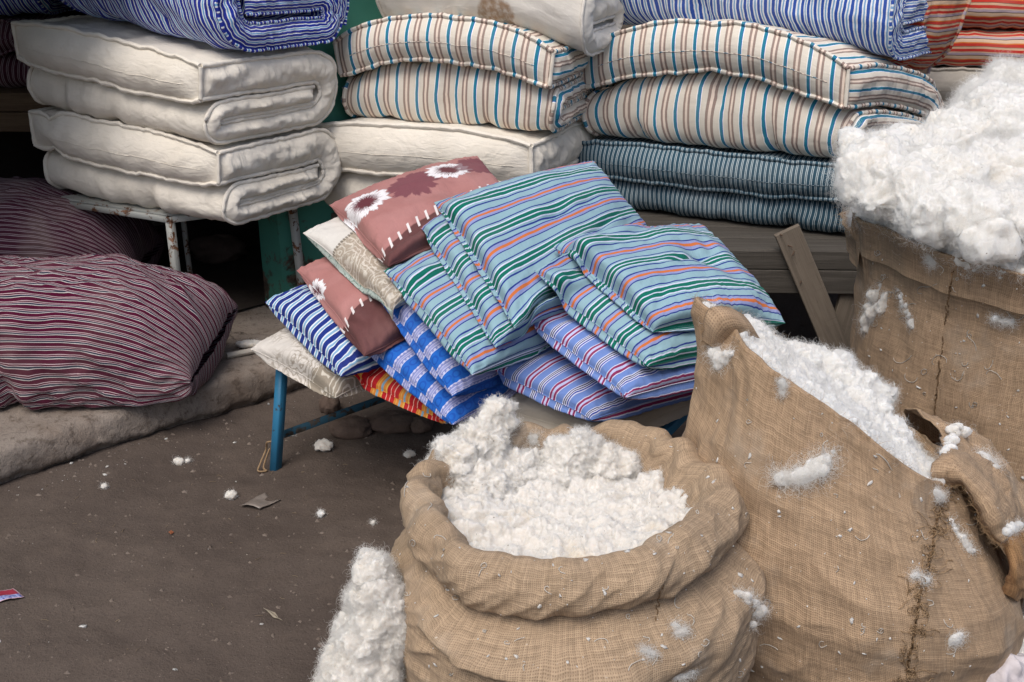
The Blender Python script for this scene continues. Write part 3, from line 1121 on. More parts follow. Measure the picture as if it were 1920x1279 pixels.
# right stack, on the wooden bench
RANG = R(-26)
RB = atz(1590, 452, 0.50)
STR = 'mattresses stacked on the wooden bench'
mattress('dark teal and white pinstriped folded mattress lying on the grey wooden bench', M['teal_ticking'], RB, RANG, 1.0, 0.55, 0.255, STR, 45,
         tufts=(0.3, 0.56, 0.8), wrinkle=0.9, side_bulge=0.028, puff=0.05)
mattress('thick cream folded mattress with blue and brown stripes, above the dark teal one', M['cream_ticking'], RB + [-0.06, 0.0, 0.262], RANG, 0.93, 0.62, 0.335, STR, 51,
         tufts=(0.2, 0.36, 0.52, 0.72), hump=0.105, flare=0.0, wrinkle=0.8, puff=0.02, shear=0.42, sag=0.15)
mattress('light blue and white striped mattress rolled on top of the right stack', M['blue_ticking2'], RB + [0.06, 0.06, 0.640], RANG, 0.98, 0.56, 0.33, STR, 57,
         path=roll_path(0.56, 0.33), tufts=(0.35, 0.7), panel=False, wrinkle=1.6, side_bulge=0.012, pipe_r=0.005, name='rolled_mattress', shear=0.25, droop=0.07)

# ------------------------------------------------------------------ pillows, heaped on the blue cot
HX0, HY0, HS = -1.3, 2.1, 0.008
HN = (int(2.6 / HS), int(2.1 / HS))
HM = np.full(HN, 0.36)


def hlook(x, y):
    i = np.clip(((x - HX0) / HS), 0, HN[0] - 1.001)
    j = np.clip(((y - HY0) / HS), 0, HN[1] - 1.001)
    i0, j0 = i.astype(int), j.astype(int)
    a, b = i - i0, j - j0
    return HM[i0, j0] * (1 - a) * (1 - b) + HM[i0 + 1, j0] * a * (1 - b) + HM[i0, j0 + 1] * (1 - a) * b + HM[i0 + 1, j0 + 1] * a * b


def hput(P):
    i = np.round((P[..., 0] - HX0) / HS).astype(int).ravel()
    j = np.round((P[..., 1] - HY0) / HS).astype(int).ravel()
    z = P[..., 2].ravel()
    for di in (-1, 0, 1):
        for dj in (-1, 0, 1):
            ii, jj = i + di, j + dj
            ok = (ii >= 0) & (ii < HN[0]) & (jj >= 0) & (jj < HN[1])
            np.maximum.at(HM, (ii[ok], jj[ok]), z[ok])


def blur(A, n):
    for _ in range(n):
        B = np.pad(A, 1, mode='edge')
        A = (B[:-2, 1:-1] + B[2:, 1:-1] + B[1:-1, :-2] + B[1:-1, 2:] + 2 * A) / 6
    return A


def pillow(label, mat, L, T, Rr, B, thick, seed, dents=(), wr=1.0, ear=0.055, uvoff=0.0, n=84, fold=0.0, underoff=0.021, dome=0.012):
    """L,T,R,B: world corners (left, back, right, front); a runs L->B, b runs L->T"""
    L, T, Rr, B = (np.asarray(q, float) for q in (L, T, Rr, B))
    g = np.sin(np.linspace(-1, 1, n) * math.pi / 2 * 0.96) / math.sin(math.pi / 2 * 0.96)
    a, b = np.meshgrid(g, g, indexing='ij')
    wob = 0.018
    aa = a * (1 - ear * (1 - b ** 2) * np.abs(a) ** 2) + wob * pn(v3(b * 2.2, a * 0.7, seed), seed) * np.abs(a) ** 3
    bb = b * (1 - ear * (1 - a ** 2) * np.abs(b) ** 2) + wob * pn(v3(a * 2.2, b * 0.7, seed + 4), seed + 1) * np.abs(b) ** 3
    s, t = (aa + 1) / 2, (bb + 1) / 2
    mid = (L * ((1 - s) * (1 - t))[..., None] + T * ((1 - s) * t)[..., None] + B * (s * (1 - t))[..., None] + Rr * (s * t)[..., None])
    nrm = np.cross(Rr - L, T - B)
    nrm /= np.linalg.norm(nrm)
    if nrm[2] < 0:
        nrm = -nrm
    prof = ((1 - a ** 2) * (1 - b ** 2)) ** 0.36
    prof *= 1 + 0.10 * fbm(v3(a * 1.7, b * 1.7, seed), seed + 3, 2)
    da, db = 1 - np.abs(a), 1 - np.abs(b)
    # gathers: short pleats that start at the seam, fewer and longer at the corners
    ga = pn(v3(b * 13, np.sign(a) * 3.0, seed), seed + 6) + 0.6 * pn(v3(b * 27, np.sign(a) * 3.0, seed), seed + 7)
    gb = pn(v3(a * 13, np.sign(b) * 3.0, seed + 9), seed + 8) + 0.6 * pn(v3(a * 27, np.sign(b) * 3.0, seed), seed + 10)
    gather = ga * np.exp(-da / 0.20) * (1 - np.exp(-da / 0.03)) + gb * np.exp(-db / 0.20) * (1 - np.exp(-db / 0.03))
    corner = pn(v3((a - b) * 7, (a + b) * 1.2, seed), seed + 11) * sstep(0.75, 1.7, np.abs(a + b)) + pn(v3((a + b) * 7, (a - b) * 1.2, seed), seed + 12) * sstep(0.75, 1.7, np.abs(a - b))
    wrk = wr * (0.0060 * gather + 0.0065 * corner * np.minimum(1, prof * 1.5) + 0.0055 * fbm(v3(a * 2.6, b * 2.6, seed), seed + 13, 3) * prof)
    dent = np.zeros_like(a)
    for (ca, cb, ra, rb, amp, rot) in dents:
        c_, s_ = math.cos(rot), math.sin(rot)
        xa, xb = (a - ca) * c_ + (b - cb) * s_, -(a - ca) * s_ + (b - cb) * c_
        dent += amp * np.exp(-(xa / ra) ** 2 - (xb / rb) ** 2)
    mid = mid + nrm * (dome * (1 - a ** 2) * (1 - b ** 2))[..., None]
    up = thick * 0.54 * prof + wrk - dent * np.minimum(1, prof * 1.3)
    dn = -thick * 0.54 * prof + wrk * 0.6
    top = mid + nrm * up[..., None]
    bot = mid + nrm * np.minimum(dn, up - 0.004 * (prof > 0.05))[..., None]
    # overstuffed rims: both sheets swell out past the seam, the lower one most
    va = (B - L) / np.linalg.norm(B - L)
    vb = (T - L) / np.linalg.norm(T - L)
    wa = np.sign(a) * np.exp(-((da - 0.10) / 0.10) ** 2) * (1 - b ** 4) * (1 - np.exp(-da / 0.012))
    wb = np.sign(b) * np.exp(-((db - 0.10) / 0.10) ** 2) * (1 - a ** 4) * (1 - np.exp(-db / 0.012))
    swell = wa[..., None] * va + wb[..., None] * vb
    top = top + 0.007 * swell
    bot = bot + 0.022 * swell
    # settle on whatever already lies in the heap
    dmin = np.minimum(da, db)
    hm = hlook(bot[..., 0], bot[..., 1])
    need = np.clip(hm + 0.006 - bot[..., 2], 0, 0.10)
    lift = blur(need * np.exp(-dmin / 0.25), 4)
    bot[..., 2] += lift
    top[..., 2] += lift
    bot[..., 1] -= lift * 0.8
    top[..., 1] -= lift * 0.8
    ht = hlook(top[..., 0], top[..., 1])
    top[..., 2] += blur(np.clip(ht + 0.016 * prof - top[..., 2], 0, 0.12), 4)
    # both sheets meet at the seam
    bd = np.ones_like(a, bool)
    bd[1:-1, 1:-1] = False
    top[bd] = bot[bd] = (top[bd] + bot[bd]) / 2
    size = 0.5

    def arc(Q):
        l = np.linalg.norm(np.diff(Q, axis=0), axis=-1)
        l = l[:, n // 6: -n // 6].mean(1)
        q = np.concatenate([[0], np.cumsum(l)])
        return q / q[-1]
    ua_, ub_ = arc(top), arc(np.swapaxes(top, 0, 1))
    UV = np.stack([np.broadcast_to(ua_[:, None] * size + uvoff, a.shape), np.broadcast_to(ub_[None, :] * size, a.shape)], -1)
    under = UV.copy()
    under[..., 0] += underoff
    mb = MB()
    mb.grid(top, UV, flip=True)
    mb.grid(bot, under)
    c = (L + T + Rr + B) / 4
    o = mb.build('pillow', mat, loc=(c[0], c[1], min(L[2], B[2], Rr[2], T[2])))
    # raised seam round the edge
    ring = np.concatenate([top[0, :], top[1:, -1], top[-1, -2::-1], top[-2:0:-1, 0], top[:1, 0]])
    sb = MB()
    ua = np.concatenate([UV[0, :, 0], UV[1:, -1, 0], UV[-1, -2::-1, 0], UV[-2:0:-1, 0, 0], UV[:1, 0, 0]])
    sb.tube(ring, 0.0016, 5, uvx=ua, cap=False)
    so = sb.build('seam', mat, loc=(c[0], c[1], min(L[2], B[2], Rr[2], T[2])))
    so.parent = o
    so.location = (0, 0, 0)
    hput(top)
    tag(o, label, 'pillow', 'pillows heaped on the blue cot')
    return o


# bottom of the heap first; corners seen at these image points, standing at these heights
def pil(label, mat, px, zs, thick, seed, **kw):
    L, T, Rr, B = [atz(u, v, z) for (u, v), z in zip(px, zs)]
    return pillow(label, mat, L, T, Rr, B, thick, seed, **kw)


pil('plain off white pillow at the very bottom of the heap, behind the open front sack', M['offwhite_pillow'],
    ((898, 757), (1130, 680), (1338, 742), (1135, 830)), (.40, .40, .395, .375), 0.10, 1, wr=1.3)
pil('white pillow with grey brown damask scrolls, lowest at the left above the blue cot leg', M['damask'],
    ((470, 655), (690, 566), (840, 652), (628, 746)), (.39, .41, .40, .375), 0.11, 2)
pil('red and orange striped pillow squeezed under the royal blue pillows', M['red_stripe'],
    ((638, 704), (880, 600), (1062, 685), (836, 794)), (.395, .40, .40, .375), 0.08, 3)
pil('navy and white striped pillow over the damask pillow at the left end', M['navy_stripe'],
    ((498, 567), (730, 495), (860, 612), (641, 706)), (.51, .51, .47, .455), 0.11, 5)
pil('royal blue pillow with lavender bands, the lower and front one of the pair', M['royal'],
    ((660, 633), (932, 525), (1110, 680), (850, 797)), (.515, .52, .40, .445), 0.10, 6)
pil('dusty pink and brown pillow with white stitches, wedged over the navy striped one', M['floral_plain'],
    ((556, 508), (790, 425), (905, 578), (684, 668)), (.60, .60, .56, .53), 0.095, 7)
pil('royal blue pillow with lavender bands, the upper one under the leftmost cyan striped pillow', M['royal'],
    ((696, 545), (975, 462), (1120, 652), (848, 744)), (.63, .61, .45, .52), 0.095, 9, uvoff=0.03)
pil('white pillow with a grey damask panel under the large pink floral pillow', M['damask_panel'],
    ((570, 437), (830, 342), (985, 503), (737, 606)), (.69, .71, .62, .59), 0.105, 10, underoff=-0.8)
pil('periwinkle pillow with maroon stripes, the lower of the two, on the off white pillow', M['periwinkle'],
    ((891, 687), (1150, 598), (1375, 715), (1110, 787)), (.53, .50, .46, .45), 0.095, 4, uvoff=0.02)
pil('leftmost cyan striped pillow, lying on the royal blue pillows', M['cyan_stripe'],
    ((720, 508), (1010, 412), (1165, 604), (886, 703)), (.71, .70, .52, .60), 0.10, 11, uvoff=0.035)
pil('periwinkle pillow with maroon stripes, the upper of the two, under the cyan striped pair', M['periwinkle'],
    ((983, 600), (1245, 535), (1430, 690), (1175, 745)), (.65, .60, .53, .54), 0.095, 8, uvoff=0.05)
pil('large pink floral pillow with white and maroon flowers and a stitched brown border', M['floral'],
    ((618, 385), (895, 295), (990, 405), (728, 502)), (.745, .80, .76, .72), 0.105, 13, dents=((.35, .25, .28, .16, .016, .4),))
pil('cyan striped pillow sandwiched between the leftmost and the largest cyan ones', M['cyan_stripe'],
    ((789, 428), (1072, 340), (1208, 563), (929, 652)), (.795, .80, .58, .635), 0.095, 14, uvoff=0.095, dents=((.1, -.8, .10, .4, .02, 0.2),))
pil('largest cyan striped pillow, on top in the middle, leaning up against the mattresses', M['cyan_stripe'],
    ((815, 380), (1112, 303), (1222, 440), (964, 614)), (.85, .88, .70, .685), 0.10, 15, uvoff=0.07,
    dents=((.05, -.05, .03, .55, .014, 0.0), (.0, .0, .16, .16, .012, 0), (.55, .35, .05, .35, .010, .3)))
pil('cyan striped pillow second from the top on the right, under the topmost right one', M['cyan_stripe'],
    ((1000, 530), (1260, 460), (1450, 645), (1216, 688)), (.735, .68, .58, .61), 0.095, 12, uvoff=0.06)
pil('cyan striped pillow topmost on the right, dented in the middle', M['cyan_stripe'],
    ((1038, 462), (1315, 423), (1472, 606), (1224, 622)), (.80, .76, .64, .675), 0.115, 16, uvoff=0.045,
    dents=((-.05, .30, .30, .20, .030, .5), (.0, .15, .035, .45, .014, .25), (-.2, .55, .22, .12, .016, .2)))

# ------------------------------------------------------------------ rusty white table under the left stack
tb = thing('metal_table', 'rusty white metal table holding up the cream mattress stack', 'table', (-1.23, 3.93, 0.118))
TL = dict(a=np.array([-1.655, 3.95]), b=np.array([-1.185, 3.72]), c=np.array([-1.27, 4.15]), d=np.array([-0.80, 3.925]))
tz0, tz1 = 0.118, 0.555
tloc = np.array([-1.23, 3.93, 0.118])


def splay(p, k=0.045):
    c = np.array([-1.23, 3.93])
    return c + (p - c) * (1 + k)


for key in 'abcd':
    p = TL[key]
    q = splay(p)
    mb = MB()
    top, bot = np.array([*p, tz1]), np.array([*q, tz0])
    if key in 'c':
        pts = interp_path([top, top * 0.5 + bot * 0.5, bot + [0, 0, 0.05], bot + [-0.015, -0.012, 0.015], bot + [-0.06, -0.05, 0.012]], 0.02)
        mb.tube(pts, 0.011, 10)
    else:
        dirn = TL['b'] - TL['a']
        mb.beam(top, bot, 0.026, 0.026, up=(dirn[0], dirn[1], 0))
    mb.build('leg', M['white_metal'], tb, tloc)
for k1, k2 in (('a', 'b'), ('b', 'd'), ('d', 'c'), ('c', 'a')):
    mb = MB()
    p, q = TL[k1], TL[k2]
    dd = (q - p) / np.linalg.norm(q - p)
    mb.beam([*(p - dd * 0.01), 0.552], [*(q + dd * 0.01), 0.552], 0.030, 0.022)
    mb.build('rail', M['white_metal'], tb, tloc)
mb = MB()
cc = sum(TL.values()) / 4
ring = [TL['a'], TL['b'], TL['d'], TL['c']]
ring = [cc + (r - cc) * 1.03 for r in ring]
mb.raw([(*r, 0.565) for r in ring] + [(*r, 0.572) for r in ring], [(3, 2, 1, 0), (4, 5, 6, 7)] + [(i, (i + 1) % 4, 4 + (i + 1) % 4, 4 + i) for i in range(4)], [(0, 0), (.5, 0), (.5, .4), (0, .4)] * 2)
mb.build('table_top', M['white_metal'], tb, tloc, smooth=False)

# ------------------------------------------------------------------ wooden bench under the right stack
bloc = np.array([0.85, 3.75, 0.0])
bn = thing('wooden_bench', 'weathered grey wooden bench with crossed braces under the teal mattress', 'bench', bloc)
yb = 3.56


def board(name, mat, a, b, w, t, up, seed=0):
    mb = MB()
    mb.beam(a, b, w, t, up, bev=0.002)
    return mb.build(name, mat, bn, bloc, smooth=False)


zt_ = atz(1335, 436, 0.5)[2]
for z0, z1 in ((0.430, 0.494), (0.345, 0.427)):
    zc, ww = (z0 + z1) / 2, z1 - z0
    board('apron_board', M['wood_grey'], (0.0, yb + 0.02, zc), (1.52, yb - 0.03, zc), 0.028, ww, (0, 0, 1))
for k in range(5):
    y0 = yb + 0.06 + k * 0.135
    board('top_board', M['wood_grey'], (0.0, y0 + 0.02, 0.484), (1.52, y0 - 0.03, 0.484), 0.125, 0.024, (0, 0, 1))
fp = yb - 0.032
b1a, b1b = aty(1475, 432, fp - 0.002), aty(1556, 625, fp - 0.004)
dd = (b1b - b1a)
board('brace', M['wood_pale'], b1a, b1a + dd * 2.35, 0.026, 0.085, (1, 0, 0.4))
b2a, b2b = aty(1606, 528, yb + 0.0), aty(1566, 660, yb + 0.004)
dd = b2b - b2a
board('brace', M['wood_pale'], b2a + dd * -0.2, b2a + dd * 2.2, 0.028, 0.085, (-1, 0, 0.4))
for x in (0.06, 1.46):
    for y in (yb + 0.06, yb + 0.58):
        board('leg', M['wood_grey'], (x, y, 0.0), (x, y, 0.47), 0.07, 0.07, (1, 0, 0))
nmat = paint_mat('rusty nail', (0.10, 0.055, 0.035), (0.05, 0.03, 0.02), 0.3, 0.7)
for (u, v, du, dv) in ((1464, 441, 3, 2), (1478, 461, 8, 3), (1489, 472, -4, 8), (1502, 528, -2, 4)):
    p = aty(u, v, fp - 0.018)
    q = aty(u + du, v + dv, fp - 0.024)
    mb = MB()
    mb.tube([p + [0, .01, 0], p, (p + q) / 2 + [0, -.003, .001], q], 0.0016, 6)
    mb.build('nail', nmat, bn, bloc)

# ------------------------------------------------------------------ blue cot under the pillows
A_, B_ = atz(548, 668, 0.318)[:2], np.array([0.345, 2.475])
cd = np.array([0.50, 0.866])
cl = 0.72
loc = np.array([0, 2.95, 0.0])
ct = thing('blue_cot', 'blue painted metal cot carrying the heap of pillows', 'cot', loc)
Z = 0.318
Cn = [A_, B_, B_ + cd * cl, A_ + cd * cl]
for i in range(4):
    p, q = Cn[i], Cn[(i + 1) % 4]
    mb = MB()
    mb.beam([*p, Z], [*q, Z], 0.032, 0.030)
    mb.build('rail', M['blue_metal'], ct, loc)
ab = (B_ - A_)
for k in range(1, 13):
    f = k / 13
    p = A_ + ab * f
    mb = MB()
    mb.beam([*p, Z - 0.003], [*(p + cd * cl), Z - 0.003], 0.024, 0.008)
    mb.build('slat', M['blue_metal'], ct, loc)
for i, p in enumerate(Cn):
    mb = MB()
    q = atz(516, 880, 0.0)[:2] if i == 0 else p
    tp = np.array([*p, Z]) if i else atz(529, 688, Z)
    mb.beam(tp, [*q, gz(*q) - 0.01], 0.030, 0.026, up=(ab[0], ab[1], 0))
    mb.build('leg', M['blue_metal'], ct, loc)
mb = MB()
pa, pb_ = atz(532, 815, 0.09), atz(745, 738, 0.10)
mb.beam(pa, pa + (pb_ - pa) * 1.4, 0.006, 0.027, up=(0, 0, 1))
mb.build('brace', M['blue_worn'], ct, loc)
mb = MB()                                                # rope looped round the cot leg
g0 = atz(514, 826, 0.083)
pts = interp_path([g0 + [0.016, -0.012, 0.0], g0 + [-0.016, -0.018, 0.003], atz(499, 843, 0.05), atz(487, 872, 0.012), atz(484, 884, 0.006), atz(500, 883, 0.004), atz(494, 876, 0.01), g0 + [-0.012, -0.016, -0.02]], 0.006)
mb.tube(pts, 0.0028, 6, wob=0.3)
tag(mb.build('rope', M['jute'], loc=g0), 'thin brown rope tied round the blue cot leg', 'rope')

# stones under the cot
for (u, v, r, fl, lab) in ((660, 795, (.072, .055, .055), .62, 'long flat brown stone lying under the cot brace'), (735, 785, (.085, .06, .06), .55, 'broad dark stone under the orange striped pillow'),
                           (618, 752, (.034, .034, .046), .9, 'small upright stone beneath the damask pillow tip'), (790, 790, (.04, .04, .035), .8, 'small dark stone beside the broad one under the cot')):
    p = atz(u, v + 8, 0.02)
    mb = MB()
    rock(mb, (p[0], p[1], 0.02), r, int(u), fl, 16, 0.3)
    tag(mb.build('stone', M['stone'], loc=p), lab, 'stone', 'stones under the cot')

# ------------------------------------------------------------------ cotton: lumps and fibres
def sphere_dirs(nu, nv):
    th = np.linspace(0, 2 * math.pi, nu)
    ph = np.linspace(-math.pi / 2, math.pi / 2, nv)
    T, Ph = np.meshgrid(th, ph, indexing='ij')
    return v3(np.cos(T) * np.cos(Ph), np.sin(T) * np.cos(Ph), np.sin(Ph))


def remesh(V, F, vox):
    me = bpy.data.meshes.new('tmp')
    me.from_pydata(V.tolist(), [], F)
    o = bpy.data.objects.new('tmp', me)
    COL.objects.link(o)
    md = o.modifiers.new('r', 'REMESH')
    md.mode = 'VOXEL'
    md.voxel_size = vox
    ms = o.modifiers.new('s', 'SMOOTH')
    ms.factor = 0.5
    ms.iterations = 3
    dg = bpy.context.evaluated_depsgraph_get()
    e = o.evaluated_get(dg)
    m2 = e.to_mesh()
    nv = len(m2.vertices)
    W = np.empty(nv * 3)
    m2.vertices.foreach_get('co', W)
    N = np.empty(nv * 3)
    m2.vertices.foreach_get('normal', N)
    Fq = [tuple(p.vertices) for p in m2.polygons]
    e.to_mesh_clear()
    bpy.data.objects.remove(o)
    bpy.data.meshes.remove(me)
    return W.reshape(-1, 3), N.reshape(-1, 3), Fq


def puff_noise(W, f, seed):
    """rounded puffs parted by soft creases"""
    w = W + (0.30 / f) * np.stack([pn(W * f * 0.8 + k * 9.1, seed + k) for k in range(3)], -1)
    return (np.abs(pn(w * f, seed + 5)) + 0.55 * np.abs(pn(w * f * 2.1 + 4, seed + 6)) + 0.38 * np.abs(pn(w * f * 4.4 + 8, seed + 7)) + 0.24 * np.abs(pn(w * f * 9.5 + 2, seed + 8))) - 0.45


def fibres(name, pts, nrm, n, length, parent, mat='fibre', rad=0.00028, seed=1, curl=0.6, loc=None, fluff=0.5):
    g = np.random.default_rng(seed)
    k = 9
    i = g.integers(0, len(pts), n)
    p = pts[i]
    nn = nrm[i]
    d = g.normal(size=(n, 3))
    d -= 0.55 * (d * nn).sum(-1, keepdims=True) * nn
    d /= np.linalg.norm(d, axis=1)[:, None]
    d = d + nn * fluff * 0.5
    d /= np.linalg.norm(d, axis=1)[:, None]
    e1 = np.cross(d, g.normal(size=(n, 3)))
    e1 /= np.linalg.norm(e1, axis=1)[:, None]
    e2 = np.cross(d, e1)
    L = length * g.uniform(0.35, 1.35, n) ** 1.4
    t = np.linspace(0, 1, k)
    w = g.uniform(3.0, 8.0, n)[:, None]
    f0 = g.uniform(0, 6.28, n)[:, None]
    A = curl * g.uniform(0.15, 0.42, n)[:, None] * np.sqrt(t)[None, :]
    P = p[:, None] - nn[:, None] * 0.002 + L[:, None, None] * (d[:, None] * t[None, :, None] + (A * (np.sin(w * t + f0) - np.sin(f0)))[..., None] * e1[:, None] + (A * (np.cos(w * t + f0) - np.cos(f0)))[..., None] * e2[:, None])
    if loc is not None:
        P = P - np.asarray(loc)
    hc = bpy.data.hair_curves.new(name)
    hc.add_curves([k] * n)
    hc.attributes['position'].data.foreach_set('vector', P.astype(np.float32).ravel())
    ra = hc.attributes.new('radius', 'FLOAT', 'POINT')
    rr = (rad * (1.0 - 0.75 * t))[None, :] * g.uniform(0.7, 1.4, n)[:, None]
    ra.data.foreach_set('value', rr.astype(np.float32).ravel())
    hc.materials.append(M[mat])
    o = bpy.data.objects.new(name, hc)
    COL.objects.link(o)
    o.parent = parent
    o['kind'] = 'stuff'
    return o


def cotton(name, label, lumps, mat='cotton', group=None, seed=1, nfib=4000, flen=0.018, amp=0.022, freq=16.0, loc=None, rad=0.00016, vox=0.005, extra=None, cat='cotton', fluff=0.5, curl=0.9, soft=1.0, finek=0.20):
    """lumps: (centre, radii); extra: further closed grids to melt into the same mass"""
    b = MB()
    D = sphere_dirs(24, 14)
    for c, r in lumps:
        b.grid(D * np.asarray(r, float) + np.asarray(c, float), None, flip=True)
    for g in (extra or []):
        b.grid(g)
    W, N, F = remesh(b.verts(), b.f, vox)
    big = fbm(W * freq * 0.4, seed + 2, 2)
    h = puff_noise(W, freq, seed)
    fine = fbm(W * freq * 6.0, seed + 31, 3)
    W2 = W + N * (amp * (h * soft + 0.7 * big + finek * fine))[:, None]
    W2 = W2 + 0.25 * amp * np.stack([fbm(W * freq * 1.5 + 3.3 * k, seed + 20 + k, 3) for k in range(3)], -1)
    if loc is None:
        loc = np.array([*W2[:, :2].mean(0), W2[:, 2].min()])
    mb = MB()
    mb.raw(W2, F)
    o = mb.build(name, M[mat], loc=loc)
    tag(o, label, cat, group)
    if nfib:
        fibres('loose_fibres', W2, N, nfib, flen, o, seed=seed, loc=loc, rad=rad, fluff=fluff, curl=curl)
    return o


def fill(rim, depth, dome, seed, center=None, nr=26, tiltfn=None):
    """closed lens of cotton that fills a sack mouth bounded by the closed curve rim (n,3)"""
    rim = np.asarray(rim)[::4]
    c = rim.mean(0) if center is None else np.asarray(center)
    q = np.linspace(0, 1, nr)
    top = c + (rim - c)[:, None] * q[None, :, None]
    top[..., 2] += dome * (1 - q ** 2)[None, :]
    bot = top.copy()
    bot[..., 2] -= depth * (1 - q ** 6)[None, :] + 0.004
    g = np.concatenate([bot, top[:, ::-1]], 1)
    g = np.concatenate([g, g[:1]], 0)
    return g[:, :, :]


# ------------------------------------------------------------------ burlap sacks
BV = {}


def sack_uv(P, R0):
    """rest coordinates in metres: round the sack and along its profile"""
    n, m = P.shape[:2]
    U = np.zeros((n, m, 2))
    U[..., 0] = np.linspace(0, 2 * math.pi * R0, n)[:, None]
    dl = np.linalg.norm(np.diff(P, axis=1), axis=-1).mean(0)
    U[..., 1] = np.concatenate([[0], np.cumsum(dl)])[None, :]
    return U


def ad(th, c):
    """signed angle difference to c (degrees)"""
    return (th - R(c) + math.pi) % (2 * math.pi) - math.pi


# --- open front sack with a rolled down rim
FC = np.array([0.082, 1.85])
th = np.linspace(-math.pi / 2 - math.pi, math.pi / 2, 361)
prof = interp_path([(0.20, 0.0), (0.30, 0.004), (0.352, 0.06), (0.376, 0.15), (0.376, 0.25), (0.364, 0.325), (0.338, 0.38), (0.300, 0.412), (0.276, 0.424), (0.290, 0.426), (0.314, 0.431), (0.326, 0.453), (0.319, 0.480),
                    (0.296, 0.503), (0.268, 0.508), (0.247, 0.493), (0.236, 0.46), (0.228, 0.42), (0.22, 0.37)], 0.005)
TH, TT = np.meshgrid(th, np.linspace(0, 1, len(prof)), indexing='ij')
r0, z0 = np.broadcast_to(prof[:, 0] * 0.965, TH.shape).copy(), np.broadcast_to(prof[:, 1], TH.shape).copy()
kk = int(np.argmin(prof[:, 0] + 10 * (prof[:, 1] < 0.39) + 10 * (prof[:, 1] > 0.45)))
TK = kk / (len(prof) - 1)
rollw = sstep(TK, TK + 0.04, TT)                 # the rolled rim and everything past it
ledge = sstep(0.0, 0.25, z0)
# outline: the mouth is a little wider to the right, the roll hangs deeper at front left
front = np.cos(ad(TH, -90))
dl = gauss(ad(TH, -118), 0.62)
z1 = z0 - 0.030 * dl * sstep(TK + 0.22, TK + 0.05, TT) * sstep(0.30, 0.40, z0) + 0.012 * np.sin(2 * TH + 0.6) * rollw
z1 += 0.030 * gauss(ad(TH, 98), 0.30) * rollw - 0.012 * gauss(ad(TH, 150), 0.4) * rollw + 0.010 * gauss(ad(TH, -10), 0.5) * rollw
z1 -= 0.012 * gauss(ad(TH, -80), 0.55) * rollw + 0.042 * gauss(ad(TH, 58), 0.45) * rollw
r1 = r0 * (1 + 0.03 * np.cos(TH - 0.2)) + 0.022 * dl * rollw - 0.03 * gauss(ad(TH, 100), 0.5) * sstep(0.40, 0.5, z0)
inn = sstep(0.66, 0.85, TT)
# soft folds of the roll, scallops on its inner edge, creases in the body
fold = 0.012 * fbm(v3(np.cos(TH) * 2.6, np.sin(TH) * 2.6, z0 * 9), 5, 4)
slant = pn(v3(np.cos(TH + z0 * 3.0) * 3.2, np.sin(TH + z0 * 3.0) * 3.2, z0 * 16), 8)
fold += 0.011 * (1 - np.abs(slant)) ** 2 * rollw
cr2 = pn(v3(np.cos(TH - z0 * 5.0) * 4.4, np.sin(TH - z0 * 5.0) * 4.4, z0 * 9 + 3), 18)
fold += 0.009 * (1 - np.abs(cr2)) ** 3 * sstep(0.15, 0.34, z0)
scal = 0.022 * pn(v3(np.cos(TH) * 4.6, np.sin(TH) * 4.6, 1.7), 12) * inn
body = 0.006 * fbm(v3(np.cos(TH) * 3.0, np.sin(TH) * 3.0, z0 * 20), 15, 4) * (1 - rollw)
# a long diagonal fold under the roll at the front, ending in a pinched knot
ang = np.degrees(ad(TH, 0))
fz = 0.372 - 0.0008 * (ang + 125) + 0.012 * pn(v3(TH * 3, 0, 2), 19)
ridge = gauss(z0 - fz, 0.030) * sstep(-150, -128, ang) * sstep(-62, -84, ang) * (TT < TK)
groove = gauss(z0 - (fz - 0.040), 0.012) * sstep(-140, -120, ang) * sstep(-55, -72, ang) * (TT < TK)
r1 = r1 + fold + body + scal + 0.052 * ridge - 0.034 * groove
ridge2 = gauss(z0 - (0.362 + 0.0004 * (ang + 40)), 0.03) * sstep(-85, -60, ang) * sstep(30, -10, ang) * (TT < TK)
r1 += 0.024 * ridge2
z1 = z1 + scal * 0.8 + 0.006 * fbm(v3(np.cos(TH) * 5, np.sin(TH) * 5, 4), 17, 3) * rollw
FX = 1.0 + 0.02 * np.cos(TH)
z1 = z1 * 1.13
P = v3(FC[0] + 0.016 - 0.062 * sstep(TK - 0.12, TK + 0.05, TT) + r1 * np.cos(TH) * FX, FC[1] + r1 * np.sin(TH) * 0.95, z1)
P[-1] = P[0]
FSP = P
mb = MB()
mb.grid(P, sack_uv(P, 0.36))
BV['front'] = mb.bvh()
floc = np.array([*FC, 0.0])
fs = tag(mb.build('burlap_sack', M['burlap'], loc=floc), 'open burlap sack in front with its rim rolled down around loose cotton', 'sack', None, None)
fs['group'] = 'burlap sacks of cotton'

# --- tilted sack on the right, slumped, with a slanted mouth
TC = np.array([0.690, 2.03])
nT, nS = 361, 170
th = np.linspace(-math.pi / 2 - math.pi, math.pi / 2, nT)
sv = np.linspace(0, 1.0, nS)
TH, SV = np.meshgrid(th, sv, indexing='ij')
ang = np.degrees(ad(TH, 0))
rim = 0.655 - 0.165 * np.cos(TH - 0.15) + 0.040 * gauss(ad(TH, 178), 0.22) + 0.02 * gauss(ad(TH, 120), 0.5) - 0.02 * gauss(ad(TH, -60), 0.5)
sp = np.linspace(0, 1, 9)
pr = np.interp(SV, [0, .03, .12, .25, .42, .55, .70, .86, 1.0], [0.20, 0.260, 0.312, 0.354, 0.378, 0.368, 0.332, 0.285, 0.258])
zz = SV * rim
ear = gauss(ad(TH, 178), 0.20)
r1 = pr * (1 + 0.03 * np.cos(2 * TH)) + 0.03 * ear * sstep(0.75, 1, SV) - 0.02 * sstep(0.4, 0.8, SV) * (1 - ear) * gauss(ad(TH, 180), 0.6)
